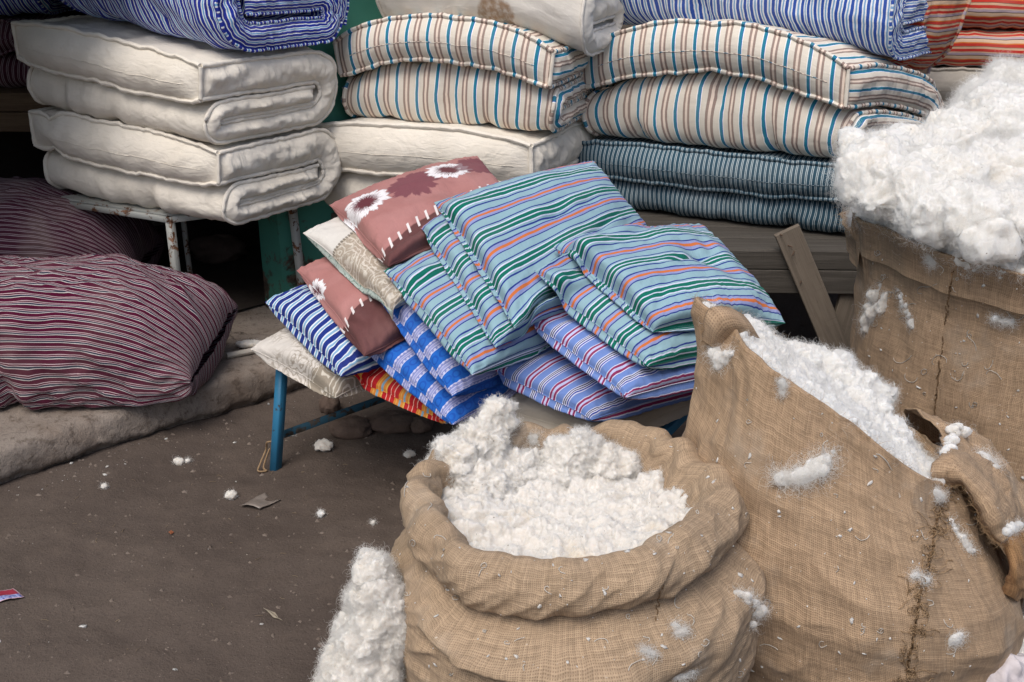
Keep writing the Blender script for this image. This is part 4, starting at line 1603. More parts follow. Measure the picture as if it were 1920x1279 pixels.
r1 -= 0.022 * gauss(ad(TH, 180), 0.55) * gauss(SV - 0.72, 0.22)
r1 += 0.012 * fbm(v3(np.cos(TH) * 1.6, np.sin(TH) * 1.6, zz * 3), 41, 3)
# horizontal slump creases low on the front right, crumpling near the mouth at right
low = sstep(0.55, 0.05, SV) * gauss(ad(TH, -50), 0.8)
sl = pn(v3(TH * 1.1, zz * 17 + TH * 2.6, 3), 44)
r1 += 0.014 * (1 - np.abs(sl)) ** 2.5 * low
sl2 = pn(v3(TH * 2.2 + zz * 5, zz * 7 - TH * 1.0, 8), 45)
r1 += 0.009 * (1 - np.abs(sl2)) ** 3 * sstep(0.05, 0.35, SV)
crm = sstep(0.55, 0.95, SV) * gauss(ad(TH, -12), 0.7)
r1 += 0.022 * fbm(v3(np.cos(TH) * 4, np.sin(TH) * 4, zz * 9), 47, 4) * crm
r1 += 0.003 * fbm(v3(np.cos(TH) * 6, np.sin(TH) * 6, zz * 12), 49, 3)
leanx = -0.060 * sstep(0.2, 1.0, SV) + 0.022
P = v3(TC[0] + leanx + r1 * np.cos(TH) * 0.98, TC[1] + 0.02 * SV + r1 * np.sin(TH) * 0.92, zz)
P[-1] = P[0]
# inner lip
lipP = P[:, -1].copy()
cen = np.array([TC[0] - 0.038, TC[1] + 0.02, 0])
rings = [P]
for k, (q, dz) in enumerate(((0.985, 0.004), (0.965, 0.002), (0.95, -0.012), (0.93, -0.06), (0.90, -0.12))):
    L = lipP.copy()
    L[:, :2] = cen[:2] + (lipP[:, :2] - cen[:2]) * q
    L[:, 2] += dz
    rings.append(L[:, None])
Pa = np.concatenate(rings, 1)
mb = MB()
mb.grid(Pa, sack_uv(Pa, 0.35))
BV['tilt'] = mb.bvh()
tloc2 = np.array([*TC, 0.0])
ts = tag(mb.build('burlap_sack', M['burlap_warm'], loc=tloc2), 'slumped burlap sack with a slanted open mouth and one tall corner', 'sack', 'burlap sacks of cotton')

# --- tall sack at the back right
KC = np.array([1.362, 2.74])
th = np.linspace(-math.pi / 2 - math.pi, math.pi / 2, 321)
TH, SV = np.meshgrid(th, np.linspace(0, 1, 130), indexing='ij')
rim = 0.845 - 0.055 * sstep(-150, -75, np.degrees(ad(TH, 0))) + 0.02 * pn(v3(np.cos(TH) * 2, np.sin(TH) * 2, 0), 55)
pr = np.interp(SV, [0, .04, .2, .5, .8, .93, 1.0], [0.36, 0.41, 0.432, 0.432, 0.432, 0.462, 0.500])
r1 = pr + 0.014 * fbm(v3(np.cos(TH) * 1.5, np.sin(TH) * 1.5, SV * 2.2), 57, 3) + 0.006 * fbm(v3(np.cos(TH) * 5, np.sin(TH) * 5, SV * 5), 59, 3)
r1 += 0.012 * sstep(0.9, 1.0, SV) * pn(v3(np.cos(TH) * 6, np.sin(TH) * 6, 2), 61)
P = v3(KC[0] + r1 * np.cos(TH), KC[1] + r1 * np.sin(TH) * 0.95, SV * rim)
P[-1] = P[0]
lip = P[:, -1]
L2 = lip.copy()
L2[:, :2] = KC + (lip[:, :2] - KC) * 0.975
L3 = lip.copy()
L3[:, :2] = KC + (lip[:, :2] - KC) * 0.94
L3[:, 2] -= 0.10
Pa = np.concatenate([P, L2[:, None], L3[:, None]], 1)
mb = MB()
mb.grid(Pa, sack_uv(Pa, 0.43))
BV['tall'] = mb.bvh()
kloc = np.array([*KC, 0.0])
ks = tag(mb.build('burlap_sack', M['burlap_warm'], loc=kloc), 'tall upright burlap sack at the back, heaped over with white cotton', 'sack', 'burlap sacks of cotton')

# ------------------------------------------------------------------ cotton in the sacks
RG = np.random.default_rng(21)
GC = 'heaps of raw cotton'
Zf = 0.062
# front sack
iz = int(len(prof) * 0.90)
frim = FSP[:-1, iz].copy()
fm = frim[:, :2].mean(0)
frim[:, :2] = fm + (frim[:, :2] - fm) * 1.04
L = []
for i in range(9):
    a = RG.uniform(0, 2 * math.pi)
    q = 0.15 * math.sqrt(RG.random())
    L.append(((FC[0] + q * math.cos(a) - 0.02, FC[1] - 0.02 + q * math.sin(a) * 0.95, 0.468 + 0.008 * RG.normal()), (RG.uniform(.045, .07), RG.uniform(.045, .06), RG.uniform(.025, .035))))
cotton('cotton_heap', 'loose cotton filling the mouth of the open front sack', L, 'cotton_warm', GC, 3, 80000, 0.011, 0.021, 25.0, rad=0.00018, soft=0.9, finek=0.30, extra=[fill(frim, 0.10, -0.004, 1)])
L = [((-.105, 1.99, .50 + Zf - 0.045), (.065, .055, .065)), ((-.06, 2.0, .555 + Zf - 0.045), (.052, .045, .05)), ((-.03, 2.03, .60 + Zf - 0.045), (.034, .032, .035)), ((-.115, 1.96, .535 + Zf - 0.045), (.045, .045, .045)),
     ((-.06, 1.95, .48 + Zf - 0.045), (.075, .06, .06)), ((.0, 1.98, .48 + Zf - 0.045), (.06, .05, .06)), ((-.14, 1.96, .475 + Zf - 0.045), (.05, .045, .065)), ((.03, 2.0, .47 + Zf - 0.045), (.05, .05, .05)), ((-.085, 1.955, .44 + Zf - 0.045), (.075, .05, .05)), ((-.045, 2.015, .585 + Zf - 0.045), (.035, .03, .03))]
cotton('cotton_clump', 'tall ragged clump of cotton at the left in the front sack', L, 'cotton_warm', GC, 13, 40000, 0.012, 0.021, 26.0, soft=0.95, finek=0.30, rad=0.00018, vox=0.004)
L = [((.115, 2.0, .475 + Zf - 0.022), (.055, .05, .065)), ((.14, 2.0, .515 + Zf - 0.022), (.040, .04, .042)), ((.185, 2.0, .48 + Zf - 0.022), (.05, .045, .04)), ((.225, 2.0, .475 + Zf - 0.022), (.035, .035, .033)), ((.09, 1.965, .455 + Zf - 0.022), (.05, .04, .045))]
cotton('cotton_clump', 'smaller clump of cotton at the back right in the front sack', L, 'cotton_warm', GC, 15, 26000, 0.012, 0.019, 26.0, soft=0.95, finek=0.30, rad=0.00018, vox=0.004)
# lump hanging against the left side of the front sack
L = []
for (u, v, y, rx, rz) in ((700, 1090, 1.74, .030, .050), (705, 1150, 1.72, .050, .070), (690, 1215, 1.70, .060, .080), (670, 1290, 1.68, .075, .090), (665, 1130, 1.75, .028, .040), (650, 1190, 1.74, .030, .045), (630, 1245, 1.72, .030, .040),
                          (610, 1285, 1.70, .028, .035), (690, 1062, 1.76, .020, .022), (720, 1180, 1.70, .045, .07), (640, 1330, 1.68, .07, .05)):
    p = aty(u, v, y)
    L.append(((p[0] + .012, p[1], p[2]), (rx, rx * 0.8, rz)))
cotton('cotton_clump', 'long clump of cotton hanging down the left side of the front sack', L, 'cotton_warm', GC, 17, 56000, 0.015, 0.026, 17.0, rad=0.00018, soft=0.8, finek=0.26, vox=0.004, fluff=0.3)
# tilted sack: the slanted mouth is full to the lip
trim = lipP[:-1].copy()
trim[:, :2] = cen[:2] + (trim[:, :2] - cen[:2]) * 0.935
trim[:, 2] -= 0.012
L = []
for (u, v, y, rr) in ((1450, 655, 2.17, .05), (1500, 655, 2.20, .055), (1560, 670, 2.20, .055), (1600, 700, 2.18, .05), (1540, 720, 2.10, .055), (1610, 740, 2.10, .055), (1650, 715, 2.18, .04), (1660, 790, 2.06, .045), (1700, 840, 2.04, .04)):
    p = aty(u, v, y)
    L.append(((p[0], p[1], p[2] - 0.03), (rr * 1.1, rr, rr * 0.8)))
cotton('cotton_heap', 'bright white cotton spilling along the slanted mouth of the slumped sack', L, 'cotton', GC, 23, 70000, 0.016, 0.020, 17.0, soft=0.85, finek=0.32, rad=0.00018, extra=[fill(trim, 0.08, 0.02, 2)])
# tall sack: big fluffy heap
krim = lip[:-1].copy()
krim[:, :2] = KC + (krim[:, :2] - KC) * 0.97
krim[:, 2] += 0.004
L = []
for (u, v, y, rr) in ((1650, 335, 2.64, .09), (1665, 300, 2.72, .075), (1735, 290, 2.75, .09), (1805, 270, 2.80, .10), (1885, 240, 2.82, .10), (1960, 260, 2.8, .13), (1700, 355, 2.57, .10), (1780, 345, 2.58, .11), (1865, 335, 2.60, .11),
                      (1950, 350, 2.6, .14), (1740, 395, 2.48, .08), (1830, 400, 2.42, .085), (1910, 405, 2.42, .10), (1640, 378, 2.54, .045), (1868, 195, 2.92, .075), (1825, 225, 2.9, .06),
                      (1610, 290, 2.70, .035), (1990, 420, 2.40, .1), (1612, 345, 2.62, .045), (1800, 415, 2.40, .045), (1930, 435, 2.36, .05), (1600, 268, 2.72, .028), (1700, 262, 2.78, .05), (1775, 238, 2.82, .05), (1596, 370, 2.60, .028), (1855, 440, 2.35, .045)):
    p = aty(u, v, y)
    L.append((p, (rr * 1.05, rr, rr * 0.80)))
cotton('cotton_heap', 'big fluffy heap of white cotton overflowing the tall back sack', L, 'cotton', GC, 29, 170000, 0.026, 0.036, 8.5, vox=0.007, rad=0.00020, soft=0.75, finek=0.22, extra=[fill(krim, 0.10, 0.03, 3)])
L = []
for (u, v, y, rr) in ((1850, 195, 3.25, .08), (1885, 160, 3.3, .07), (1905, 175, 3.28, .09), (1880, 132, 3.32, .035), (1960, 185, 3.25, .12), (1830, 215, 3.2, .06), (1910, 225, 3.2, .11)):
    L.append((aty(u, v, y), (rr, rr, rr * .9)))
cotton('cotton_heap', 'more cotton piled behind the tall sack at the upper right', L, 'cotton', GC, 31, 50000, 0.026, 0.024, 9.0, vox=0.007, rad=0.00020, soft=0.62)

# ------------------------------------------------------------------ striped bundles on the step at the left
def bundle(name, label, mat, c, r, seed, axis_ang, stripes_along=True, squash=0.55, folds=1.0, res=(220, 110), end=0.0):
    nu, nv = res
    th = np.linspace(0, 2 * math.pi, nu)[:, None] * np.ones((1, nv))
    a = np.sin(np.linspace(-1, 1, nv) * math.pi / 2)[None, :] * np.ones((nu, 1))
    q = np.abs(a)
    hh = np.sqrt(np.maximum(0, 1 - q ** 3.2)) ** 0.9
    ww = 1 - 0.22 * q ** 4
    sg = lambda k, e: np.sign(k) * np.abs(k) ** e
    y = sg(np.cos(th), 0.9) * ww
    z = sg(np.sin(th), 0.9) * (hh + 0.02)
    P = v3(a * r[0] * (1 + 0.07 * np.cos(th) * sstep(0.6, 1, a)), y * r[1], z * r[2])
    P += 0.055 * min(r) * np.stack([fbm(P * 3.0 + k * 5, seed + k, 3) for k in range(3)], -1)
    gat = 0.012 * folds * pn(v3(th * 4.2, a * 0.9, seed), seed + 3) * sstep(0.35, 0.9, q)
    gat += 0.010 * folds * (np.abs(pn(v3(th * 2.0 + a * 2.6, a * 2.2 - th * 0.3, seed), seed + 5)) - 0.3)
    gat += 0.016 * folds * (1 - np.abs(pn(v3(th * 2.6 - a * 3.4, a * 1.6 + th * 0.4, seed), seed + 15))) ** 4
    gat += 0.010 * folds * (1 - np.abs(pn(v3(th * 4.0 + a * 4.4, a * 2.0, seed), seed + 16))) ** 4
    gat += 0.004 * folds * fbm(v3(th * 5, a * 9, seed), seed + 6, 3)
    if end:
        gat -= 0.040 * gauss(a - end - 0.05 * np.sin(th * 2), 0.045) * sstep(-0.2, -0.75, np.cos(th)) * sstep(0.5, -0.3, np.sin(th))
        gat += 0.012 * gauss(a - end - 0.13, 0.07) * sstep(0.0, -0.75, np.cos(th))
    n = v3(0 * y, np.cos(th), np.sin(th))
    P += n * gat[..., None]
    P[..., 2] += (0.042 * np.cos(th) * (1 if end else 0) - 0.10 * r[2]) * sstep(0.3, 1.0, a)
    low = -squash * r[2]
    P[..., 2] = np.where(P[..., 2] < low, low + (P[..., 2] - low) * 0.10, P[..., 2])
    P[..., 2] -= P[..., 2].min()
    mb = MB()
    ca, sa = math.cos(axis_ang), math.sin(axis_ang)
    W = np.stack([c[0] + P[..., 0] * ca - P[..., 1] * sa, c[1] + P[..., 0] * sa + P[..., 1] * ca, c[2] + P[..., 2]], -1)
    girth = th * (r[1] + r[2]) / 2 + 0.006 * fbm(P * 4, seed + 9, 2)
    mb.grid(W, np.stack([girth, P[..., 0]], -1), flip=True)
    BV[name + str(seed)] = mb.bvh()
    o = mb.build(name, mat, loc=(c[0], c[1], c[2]))
    return tag(o, label, 'bundle', 'striped cloth bundles on the step')


bundle('cloth_bundle', 'large maroon and white striped stuffed bundle lying on the mud step', M['maroon_ticking'], (-1.585, 3.30, 0.120), (0.62, 0.25, 0.245), 4, R(4), folds=0.75, end=0.02)
bundle('cloth_bundle', 'darker maroon striped bundle behind the large one, in the shade of the table', M['maroon_dark'], (-2.02, 3.95, 0.135), (0.62, 0.30, 0.30), 9, R(8), folds=0.8)

# far left: plank shelf with folded mattresses inside the opening
sh = thing('plank_shelf', 'brown plank shelf at the far left edge inside the shop opening', 'shelf', (-2.3, 4.35, 0.13))
sl = np.array([-2.3, 4.35, 0.13])
zs = atz(30, 172, 0.8)
y_s = 4.42
z_s = aty(30, 172, y_s)[2]
for k, (za, zb) in enumerate(((z_s - 0.075, z_s - 0.002), (z_s - 0.155, z_s - 0.079))):
    mb = MB()
    mb.beam((-2.9, y_s + 0.02, (za + zb) / 2), (-1.66, y_s - 0.02, (za + zb) / 2), 0.03, zb - za, (0, 0, 1))
    mb.build('board', M['wood_brown'], sh, sl, smooth=False)
mb = MB()
mb.beam((-2.9, y_s + 0.25, z_s - 0.012), (-1.66, y_s + 0.21, z_s - 0.012), 0.44, 0.022, (0, 0, 1))
mb.build('shelf_top', M['wood_brown'], sh, sl, smooth=False)
for x in (-2.8, -1.72):
    mb = MB()
    mb.beam((x, y_s + 0.05, 0.13), (x, y_s + 0.05, z_s - 0.16), 0.05, 0.05, (1, 0, 0))
    mb.build('leg', M['wood_brown'], sh, sl, smooth=False)
STF = 'mattresses on the far left shelf'
FO = np.array([-1.83, y_s + 0.0, z_s])
mattress('maroon striped folded mattress on the plank shelf at the far left edge', M['maroon_dark'], FO, R(-4), 0.9, 0.42, 0.27, STF, 63, tufts=(0.9,), wrinkle=1.4, pipe_r=0.005)
mattress('dark blue striped rolled mattress above the maroon one at the far left edge', M['blue_ticking'], FO + [0.0, 0.02, 0.275], R(-4), 0.9, 0.42, 0.24, STF, 67, path=roll_path(0.42, 0.24), tufts=(0.9,), panel=False, wrinkle=1.6, pipe_r=0.005, name='rolled_mattress')

def trestle(label, c, ang, L, D, ztop, mat):
    o = thing('wooden_table', label, 'table', (c[0], c[1], 0.0), ang)
    for k in range(4):
        mb = MB()
        y = -D / 2 + (k + 0.5) * D / 4
        mb.beam((-L / 2, y, ztop - 0.014), (L / 2, y, ztop - 0.014), D / 4 - 0.006, 0.028)
        mb.build('top_board', mat, o, smooth=False)
    for x in (-L / 2 + 0.06, L / 2 - 0.06):
        for y in (-D / 2 + 0.05, D / 2 - 0.05):
            mb = MB()
            mb.beam((x, y, 0), (x, y, ztop - 0.03), 0.06, 0.06, (1, 0, 0))
            mb.build('leg', mat, o, smooth=False)
    return o


q = CB + np.array([math.cos(CANG) * -0.40 - math.sin(CANG) * 0.33, math.sin(CANG) * -0.40 + math.cos(CANG) * 0.33, 0])
trestle('plank table hidden under the middle mattress stack', q, CANG, 0.84, 0.56, CB[2] - 0.172, M['wood_grey'])
q = np.array([aty(1930, 200, 4.40)[0], 4.60, 0])
trestle('plank table carrying the red bedding at the upper right', q, R(-10), 1.5, 0.6, aty(1960, 128, 4.25)[2] - 0.569, M['wood_grey'])
mattress('pale calico mattress under the red striped bedding at the upper right', M['calico_dim'], (q[0] + 0.62, 4.22, aty(1960, 128, 4.25)[2] - 0.295), R(-10), 1.25, 0.55, 0.27, 'red striped bedding at the upper right', 81, tufts=(), pipe_r=0.006)
mattress('lowest pale calico mattress behind the tall sack', M['calico_dim'], (q[0] + 0.64, 4.22, aty(1960, 128, 4.25)[2] - 0.567), R(-10), 1.25, 0.55, 0.27, 'red striped bedding at the upper right', 83, tufts=(), pipe_r=0.006)

# ------------------------------------------------------------------ far right: orange red mattress ends and quilts
STQ = 'red striped bedding at the upper right'
p = aty(1765, 168, 3.85)
mattress('orange and red striped mattress standing on end behind the light blue roll', M['red_ticking'], (p[0] + 0.10, p[1] + 0.1, p[2]), R(15), 0.45, 0.40, 0.60, STQ, 71, path=roll_path(0.40, 0.60, 0.2), tufts=(), panel=False, wrinkle=2.0, pipe_r=0.006, name='rolled_mattress', pipe_mat=M['red_pipe'])
p = aty(1960, 128, 4.25)
mattress('lower red and tan striped quilt in the pile at the top right corner', M['red_ticking'], (p[0] + 0.6, p[1] - 0.02, p[2] - 0.02), R(-10), 1.25, 0.5, 0.135, STQ, 73, path=roll_path(0.5, 0.135), tufts=(), panel=False, wrinkle=1.4, pipe_r=0.004, name='folded_quilt', pipe_mat=M['red_pipe'])
mattress('upper red and tan striped quilt in the pile at the top right corner', M['red_ticking'], (p[0] + 0.6, p[1] - 0.02, p[2] + 0.12), R(-10), 1.25, 0.5, 0.17, STQ, 75, path=roll_path(0.5, 0.17), tufts=(), panel=False, wrinkle=1.4, pipe_r=0.004, name='folded_quilt', pipe_mat=M['red_pipe'])

# ------------------------------------------------------------------ tufts, threads and seams on the sacks
def hit(bv, u, v):
    dd = ray(u, v)
    r = BV[bv].ray_cast(Vector((0, 0, CAMH)), Vector(dd))
    if r[0] is None:
        return None, None
    n = np.array(r[1])
    if n @ dd > 0:
        n = -n
    return np.array(r[0]), n


def hits(bv, pts):
    out = [hit(bv, u, v) for u, v in pts]
    return [o for o in out if o[0] is not None]


def tuft(label, pos, nrm, r, seed, mat='cotton', group='cotton tufts caught on the sacks', nfib=260, flen=0.014, drag=None, name='cotton_tuft'):
    """a small ragged pinch of cotton; drag: further (offset, radius) lumps"""
    L = [(pos + nrm * r[2] * 0.35, r)]
    for off, rr in (drag or []):
        L.append((pos + np.asarray(off) + nrm * rr[2] * 0.3, rr))
    return cotton(name, label, L, mat, group, seed, nfib, flen, min(r) * 0.55, 0.55 / max(r), vox=max(0.0025, min(r) * 0.22), rad=0.00016)


def px_tuft(label, bv, pts, rad, seed, flat=0.38, **kw):
    H = hits(bv, pts)
    if not H:
        return None
    qs = kw.pop('q', [1] * len(H))
    C = np.array([np.concatenate([p, n, [q]]) for (p, n), q in zip(H, qs)])
    if len(C) > 1:
        C = resample(C, rad * 0.55)
    g_ = np.random.default_rng(seed)
    L = []
    for c in C:
        p, n, q = c[:3], c[3:6], c[6] * g_.uniform(0.55, 1.15)
        L.append((p + n * rad * 0.15 + g_.normal(size=3) * rad * 0.28, (rad * q, rad * q * flat, rad * q * 0.8)))
    nf = kw.pop('nfib', 260) * 3
    return cotton('cotton_tuft', label, L, kw.pop('mat', 'cotton'), 'cotton tufts caught on the sacks', seed, nf, kw.pop('flen', 0.016), rad * 0.30, 0.40 / rad, vox=max(0.0018, rad * 0.14), rad=0.00016, fluff=kw.pop('fluff', 0.12), **kw)


px_tuft('feathery cotton wisp in the middle of the slumped sack', 'tilt', ((1480, 900), (1500, 893), (1520, 880), (1538, 868), (1552, 856)), 0.015, 101, q=(1.1, 1.2, 1.1, .8, .5), flen=0.03, nfib=700)
px_tuft('cotton tuft caught below the tall corner of the slumped sack', 'tilt', ((1340, 640), (1345, 660), (1350, 680), (1360, 672), (1375, 660)), 0.014, 102, q=(1, 1.1, 1, .8, .7), flen=0.02, nfib=500)
px_tuft('small cotton drip hanging from the lip of the slumped sack', 'tilt', ((1470, 712), (1468, 725), (1465, 738)), 0.007, 103, flen=0.014)
px_tuft('flat cotton flake beside the frayed seam of the slumped sack', 'tilt', ((1712, 1078), (1722, 1086), (1735, 1088)), 0.012, 104, q=(.8, 1, .9))
px_tuft('cotton tuft low at the right edge of the slumped sack', 'tilt', ((1778, 1205), (1790, 1195), (1800, 1185)), 0.013, 105, q=(1, 1, .7))
px_tuft('cotton pinch near the right rim of the slumped sack', 'tilt', ((1752, 925), (1760, 930)), 0.010, 106)
px_tuft('curled cotton tuft on the right shoulder of the front sack', 'front', ((1390, 1120), (1405, 1128), (1420, 1145), (1430, 1160), (1412, 1165)), 0.013, 107, q=(.9, 1, 1.1, .9, .8), mat='cotton_warm', nfib=500)
px_tuft('small cotton tuft under the rolled rim of the front sack', 'front', ((1264, 1178), (1272, 1186)), 0.010, 108, mat='cotton_warm')
px_tuft('grey cotton tuft low on the front sack', 'front', ((1205, 1220), (1218, 1226)), 0.010, 109, mat='cotton_dirty')
px_tuft('cotton tuft at the bottom edge of the front sack', 'front', ((1268, 1268), (1285, 1266), (1296, 1262)), 0.009, 110, mat='cotton_warm')
px_tuft('cotton wisp on the raised back rim of the front sack', 'front', ((998, 818), (1000, 830)), 0.010, 111, mat='cotton_warm')
px_tuft('matted cotton hank hanging at the left edge of the tall sack', 'tall', ((1650, 535), (1640, 560), (1630, 590), (1625, 615), (1665, 555), (1655, 580)), 0.017, 112, q=(1, 1.1, 1, .8, 1, .9), mat='cotton_warm', nfib=700, flen=0.02)
px_tuft('dangling cotton strand beside the matted hank on the tall sack', 'tall', ((1685, 540), (1695, 565), (1705, 590), (1712, 612)), 0.010, 113, q=(.7, .8, .9, 1.3), nfib=300)
px_tuft('thin cotton wisp on the upper front of the tall sack', 'tall', ((1745, 485), (1752, 492)), 0.009, 114, flen=0.02)
px_tuft('streak of cotton at the right side of the tall sack', 'tall', ((1870, 598), (1885, 602), (1900, 600)), 0.009, 115, flen=0.02)

# tufts on the ground and the step
for (u, v, r, mt, lab, z) in ((606, 846, (.034, .026, .020), 'cotton_dirty', 'largest dusty cotton tuft on the dirt, right of the blue cot leg', 0), (334, 862, (.015, .012, .010), 'cotton_dirty', 'dusty cotton tuft on the dirt near the step', 0),
                              (352, 860, (.009, .008, .007), 'cotton_dirty', 'tiny cotton pinch beside the dusty tuft near the step', 0), (432, 927, (.014, .012, .012), 'cotton_dirty', 'grey lumpy cotton tuft between the step and the plastic scrap', 0),
                              (602, 965, (.012, .010, .011), 'cotton', 'round white cotton ball right of the plastic scrap', 0), (196, 916, (.011, .009, .007), 'cotton_dirty', 'bluish cotton shred at the foot of the step', 0),
                              (768, 856, (.018, .012, .009), 'cotton_dirty', 'cotton shred on the dirt just left of the front sack', 0), (545, 812, (.012, .008, .006), 'cotton_dirty', 'small cotton shred under the cot brace', 0),
                              (700, 985, (.007, .006, .006), 'cotton_dirty', 'tiny cotton bit close to the left side of the front sack', 0), (468, 648, (.050, .026, .016), 'cotton_dirty', 'dusty cotton wad on the step behind the striped bundle', 0.125)):
    p = atz(u, v, z + 0.006)
    if not z:
        p[2] = gz(p[0], p[1]) + r[2] * 0.5
    tuft(lab, p, np.array([0, 0, 1.0]), r, int(u), mt, 'cotton tufts lying on the ground', 160, 0.012)


def flecks(parent, bv, box, n, seed, smin=0.0006, smax=0.0034, loc=None):
    g = np.random.default_rng(seed)
    mb = MB()
    D = sphere_dirs(7, 5)
    k = 0
    while k < n:
        u, v = g.uniform(box[0], box[2]), g.uniform(box[1], box[3])
        p, nn = hit(bv, u, v)
        k += 1
        if p is None:
            continue
        s = smin + (smax - smin) * g.random() ** 3.2
        t1 = np.cross(nn, g.normal(size=3))
        t1 /= np.linalg.norm(t1)
        t2 = np.cross(nn, t1)
        e = g.uniform(0.8, 2.6)
        W = p + nn * 0.001 + s * (D[..., :1] * t1 * e + D[..., 1:2] * t2 + D[..., 2:] * nn * 0.55) * (1 + 0.3 * g.normal(size=D.shape[:2] + (1,)))
        mb.grid(W)
    o = mb.build('cotton_flecks', M['fibre'], parent, loc)
    o['kind'] = 'stuff'


def squiggles(parent, bv, pts, n, spread, length, rad, mat, seed, name, loc, curl=1.0, lift=0.003):
    """loose bits of twine lying on the sack, curled at random"""
    g = np.random.default_rng(seed)
    mb = MB()
    for i in range(n):
        u, v = pts[g.integers(0, len(pts))]
        u, v = u + g.normal() * spread[0], v + g.normal() * spread[1]
        a, da = g.uniform(0, 6.28), 0.0
        out = []
        L = length * g.uniform(0.4, 1.4)
        m = 9
        bend = g.normal() * 0.5 * curl
        for k in range(m):
            p, nn = hit(bv, u, v)
            if p is None:
                break
            out.append(p + nn * (rad * 0.8 + lift * math.sin(k / (m - 1) * math.pi) * g.uniform(0.2, 1)))
            bend += g.normal() * 0.25 * curl
            a += bend
            u += math.cos(a) * L / m
            v += math.sin(a) * L / m
        if len(out) > 4:
            mb.tube(np.array(out), rad, 4, cap=False)
    if mb.n:
        o = mb.build(name, M[mat], parent, loc)
        o['kind'] = 'stuff'


def stitched_seam(parent, bv, px, loc, mat, rad=0.0020, step=0.008, name='stitched_seam'):
    pts = [p + n * 0.001 for p, n in hits(bv, px)]
    L = interp_path(np.array(pts), step)
    mb = MB()
    for i in range(0, len(L) - 1):
        a, b = L[i], L[i + 1]
        j = 0.0016 * RG.normal(size=3)
        mb.tube([a + j, (a + b) / 2 + j + (b - a) * 0.05 + np.array([0, -0.0018, 0.0010]), b + 0.0016 * RG.normal(size=3)], rad, 5)
    o = mb.build(name, M[mat], parent, loc)
    o['kind'] = 'stuff'
    return o


M['jute_dark'] = hair_mat('dark jute twine', (0.25, 0.165, 0.095))
M['lint_thread'] = hair_mat('cotton thread', (0.72, 0.69, 0.64))
flecks(fs, 'front', (700, 800, 1450, 1279), 230, 3, loc=floc)
flecks(ts, 'tilt', (1270, 600, 1880, 1279), 170, 4, loc=tloc2)
flecks(ks, 'tall', (1590, 440, 1920, 1000), 170, 5, loc=kloc)
tp = ((1790, 905), (1772, 935), (1760, 965), (1750, 1000), (1745, 1035), (1738, 1065), (1726, 1105), (1722, 1140), (1716, 1175), (1706, 1225), (1700, 1262), (1696, 1285))
stitched_seam(ts, 'tilt', tp, tloc2, 'jute_dark', 0.0022, 0.010)
squiggles(ts, 'tilt', tp, 130, (9, 5), 46, 0.0008, 'jute', 7, 'frayed_threads', tloc2, 1.2, 0.008)
kp = ((1792, 470), (1786, 510), (1780, 550), (1773, 600), (1766, 650), (1760, 700), (1755, 745), (1750, 800))
stitched_seam(ks, 'tall', kp, kloc, 'jute_dark', 0.0016, 0.012)
fp_ = ((1250, 1075), (1238, 1110), (1232, 1140), (1228, 1165))
stitched_seam(fs, 'front', fp_, floc, 'jute_dark', 0.0011, 0.010)
squiggles(fs, 'front', [(u, v) for u in range(740, 1420, 40) for v in range(860, 1270, 40)], 60, (20, 20), 30, 0.0008, 'lint_thread', 9, 'lint_threads', floc)
squiggles(ts, 'tilt', [(u, v) for u in range(1340, 1850, 50) for v in range(760, 1270, 50)], 34, (20, 20), 36, 0.0008, 'lint_thread', 10, 'lint_threads', tloc2)
squiggles(ks, 'tall', [(u, v) for u in range(1640, 1920, 40) for v in range(480, 780, 40)], 34, (20, 20), 44, 0.0008, 'lint_thread', 11, 'lint_threads', kloc)

# frayed rims
def fray(parent, rim, n, length, seed, loc, rad=0.0003):
    g = np.random.default_rng(seed)
    c = rim.mean(0)
    nn = rim - c
    nn[:, 2] = 0
    nn /= np.linalg.norm(nn, axis=1)[:, None]
    nn = nn * 0.4 + np.array([0, 0, 0.8])
    fibres('frayed_rim', rim, nn, n, length, parent, 'jute', rad, seed, 0.7, loc, 1.0)


fray(ks, lip, 700, 0.022, 3, kloc)
fray(ts, lipP, 800, 0.018, 4, tloc2)


# loose cloth of the slumped sack's rim, flopped over to the right
def sheet(rows, nu=60, nv=26):
    rows = [np.array([aty(u, v, y) for (u, v, y) in r]) for r in rows]
    A = [resample(interp_path(r, 0.004), np.linalg.norm(np.diff(r, axis=0), axis=1).sum() / (nu - 1)) for r in rows]
    A = [np.stack([np.interp(np.linspace(0, 1, nu), np.linspace(0, 1, len(a)), a[:, k]) for k in range(3)], -1) for a in A]
    A = np.stack(A)
    out = np.empty((nu, nv, 3))
    for i in range(nu):
        c = interp_path(A[:, i], 0.003)
        out[i] = np.stack([np.interp(np.linspace(0, 1, nv), np.linspace(0, 1, len(c)), c[:, k]) for k in range(3)], -1)
    return out


G1 = sheet([[(1752, 905, 1.90), (1795, 912, 1.885), (1830, 945, 1.86), (1858, 995, 1.84), (1880, 1022, 1.84)],
            [(1748, 886, 1.89), (1795, 892, 1.87), (1838, 926, 1.845), (1866, 978, 1.83), (1890, 1008, 1.83)],
            [(1770, 858, 1.94), (1818, 872, 1.92), (1864, 914, 1.89), (1894, 962, 1.87), (1908, 1004, 1.87)],
            [(1762, 812, 2.06), (1825, 838, 2.05), (1885, 892, 2.02), (1922, 952, 1.98), (1932, 1008, 1.96)],
            [(1700, 760, 2.22), (1800, 806, 2.20), (1890, 872, 2.14), (1940, 950, 2.08), (1955, 1010, 2.05)],
            [(1700, 800, 2.26), (1800, 850, 2.24), (1890, 930, 2.2), (1945, 990, 2.14), (1960, 1060, 2.12)]])
G1 += 0.016 * np.stack([fbm(G1 * 9 + k * 3, 81 + k, 4) for k in range(3)], -1)
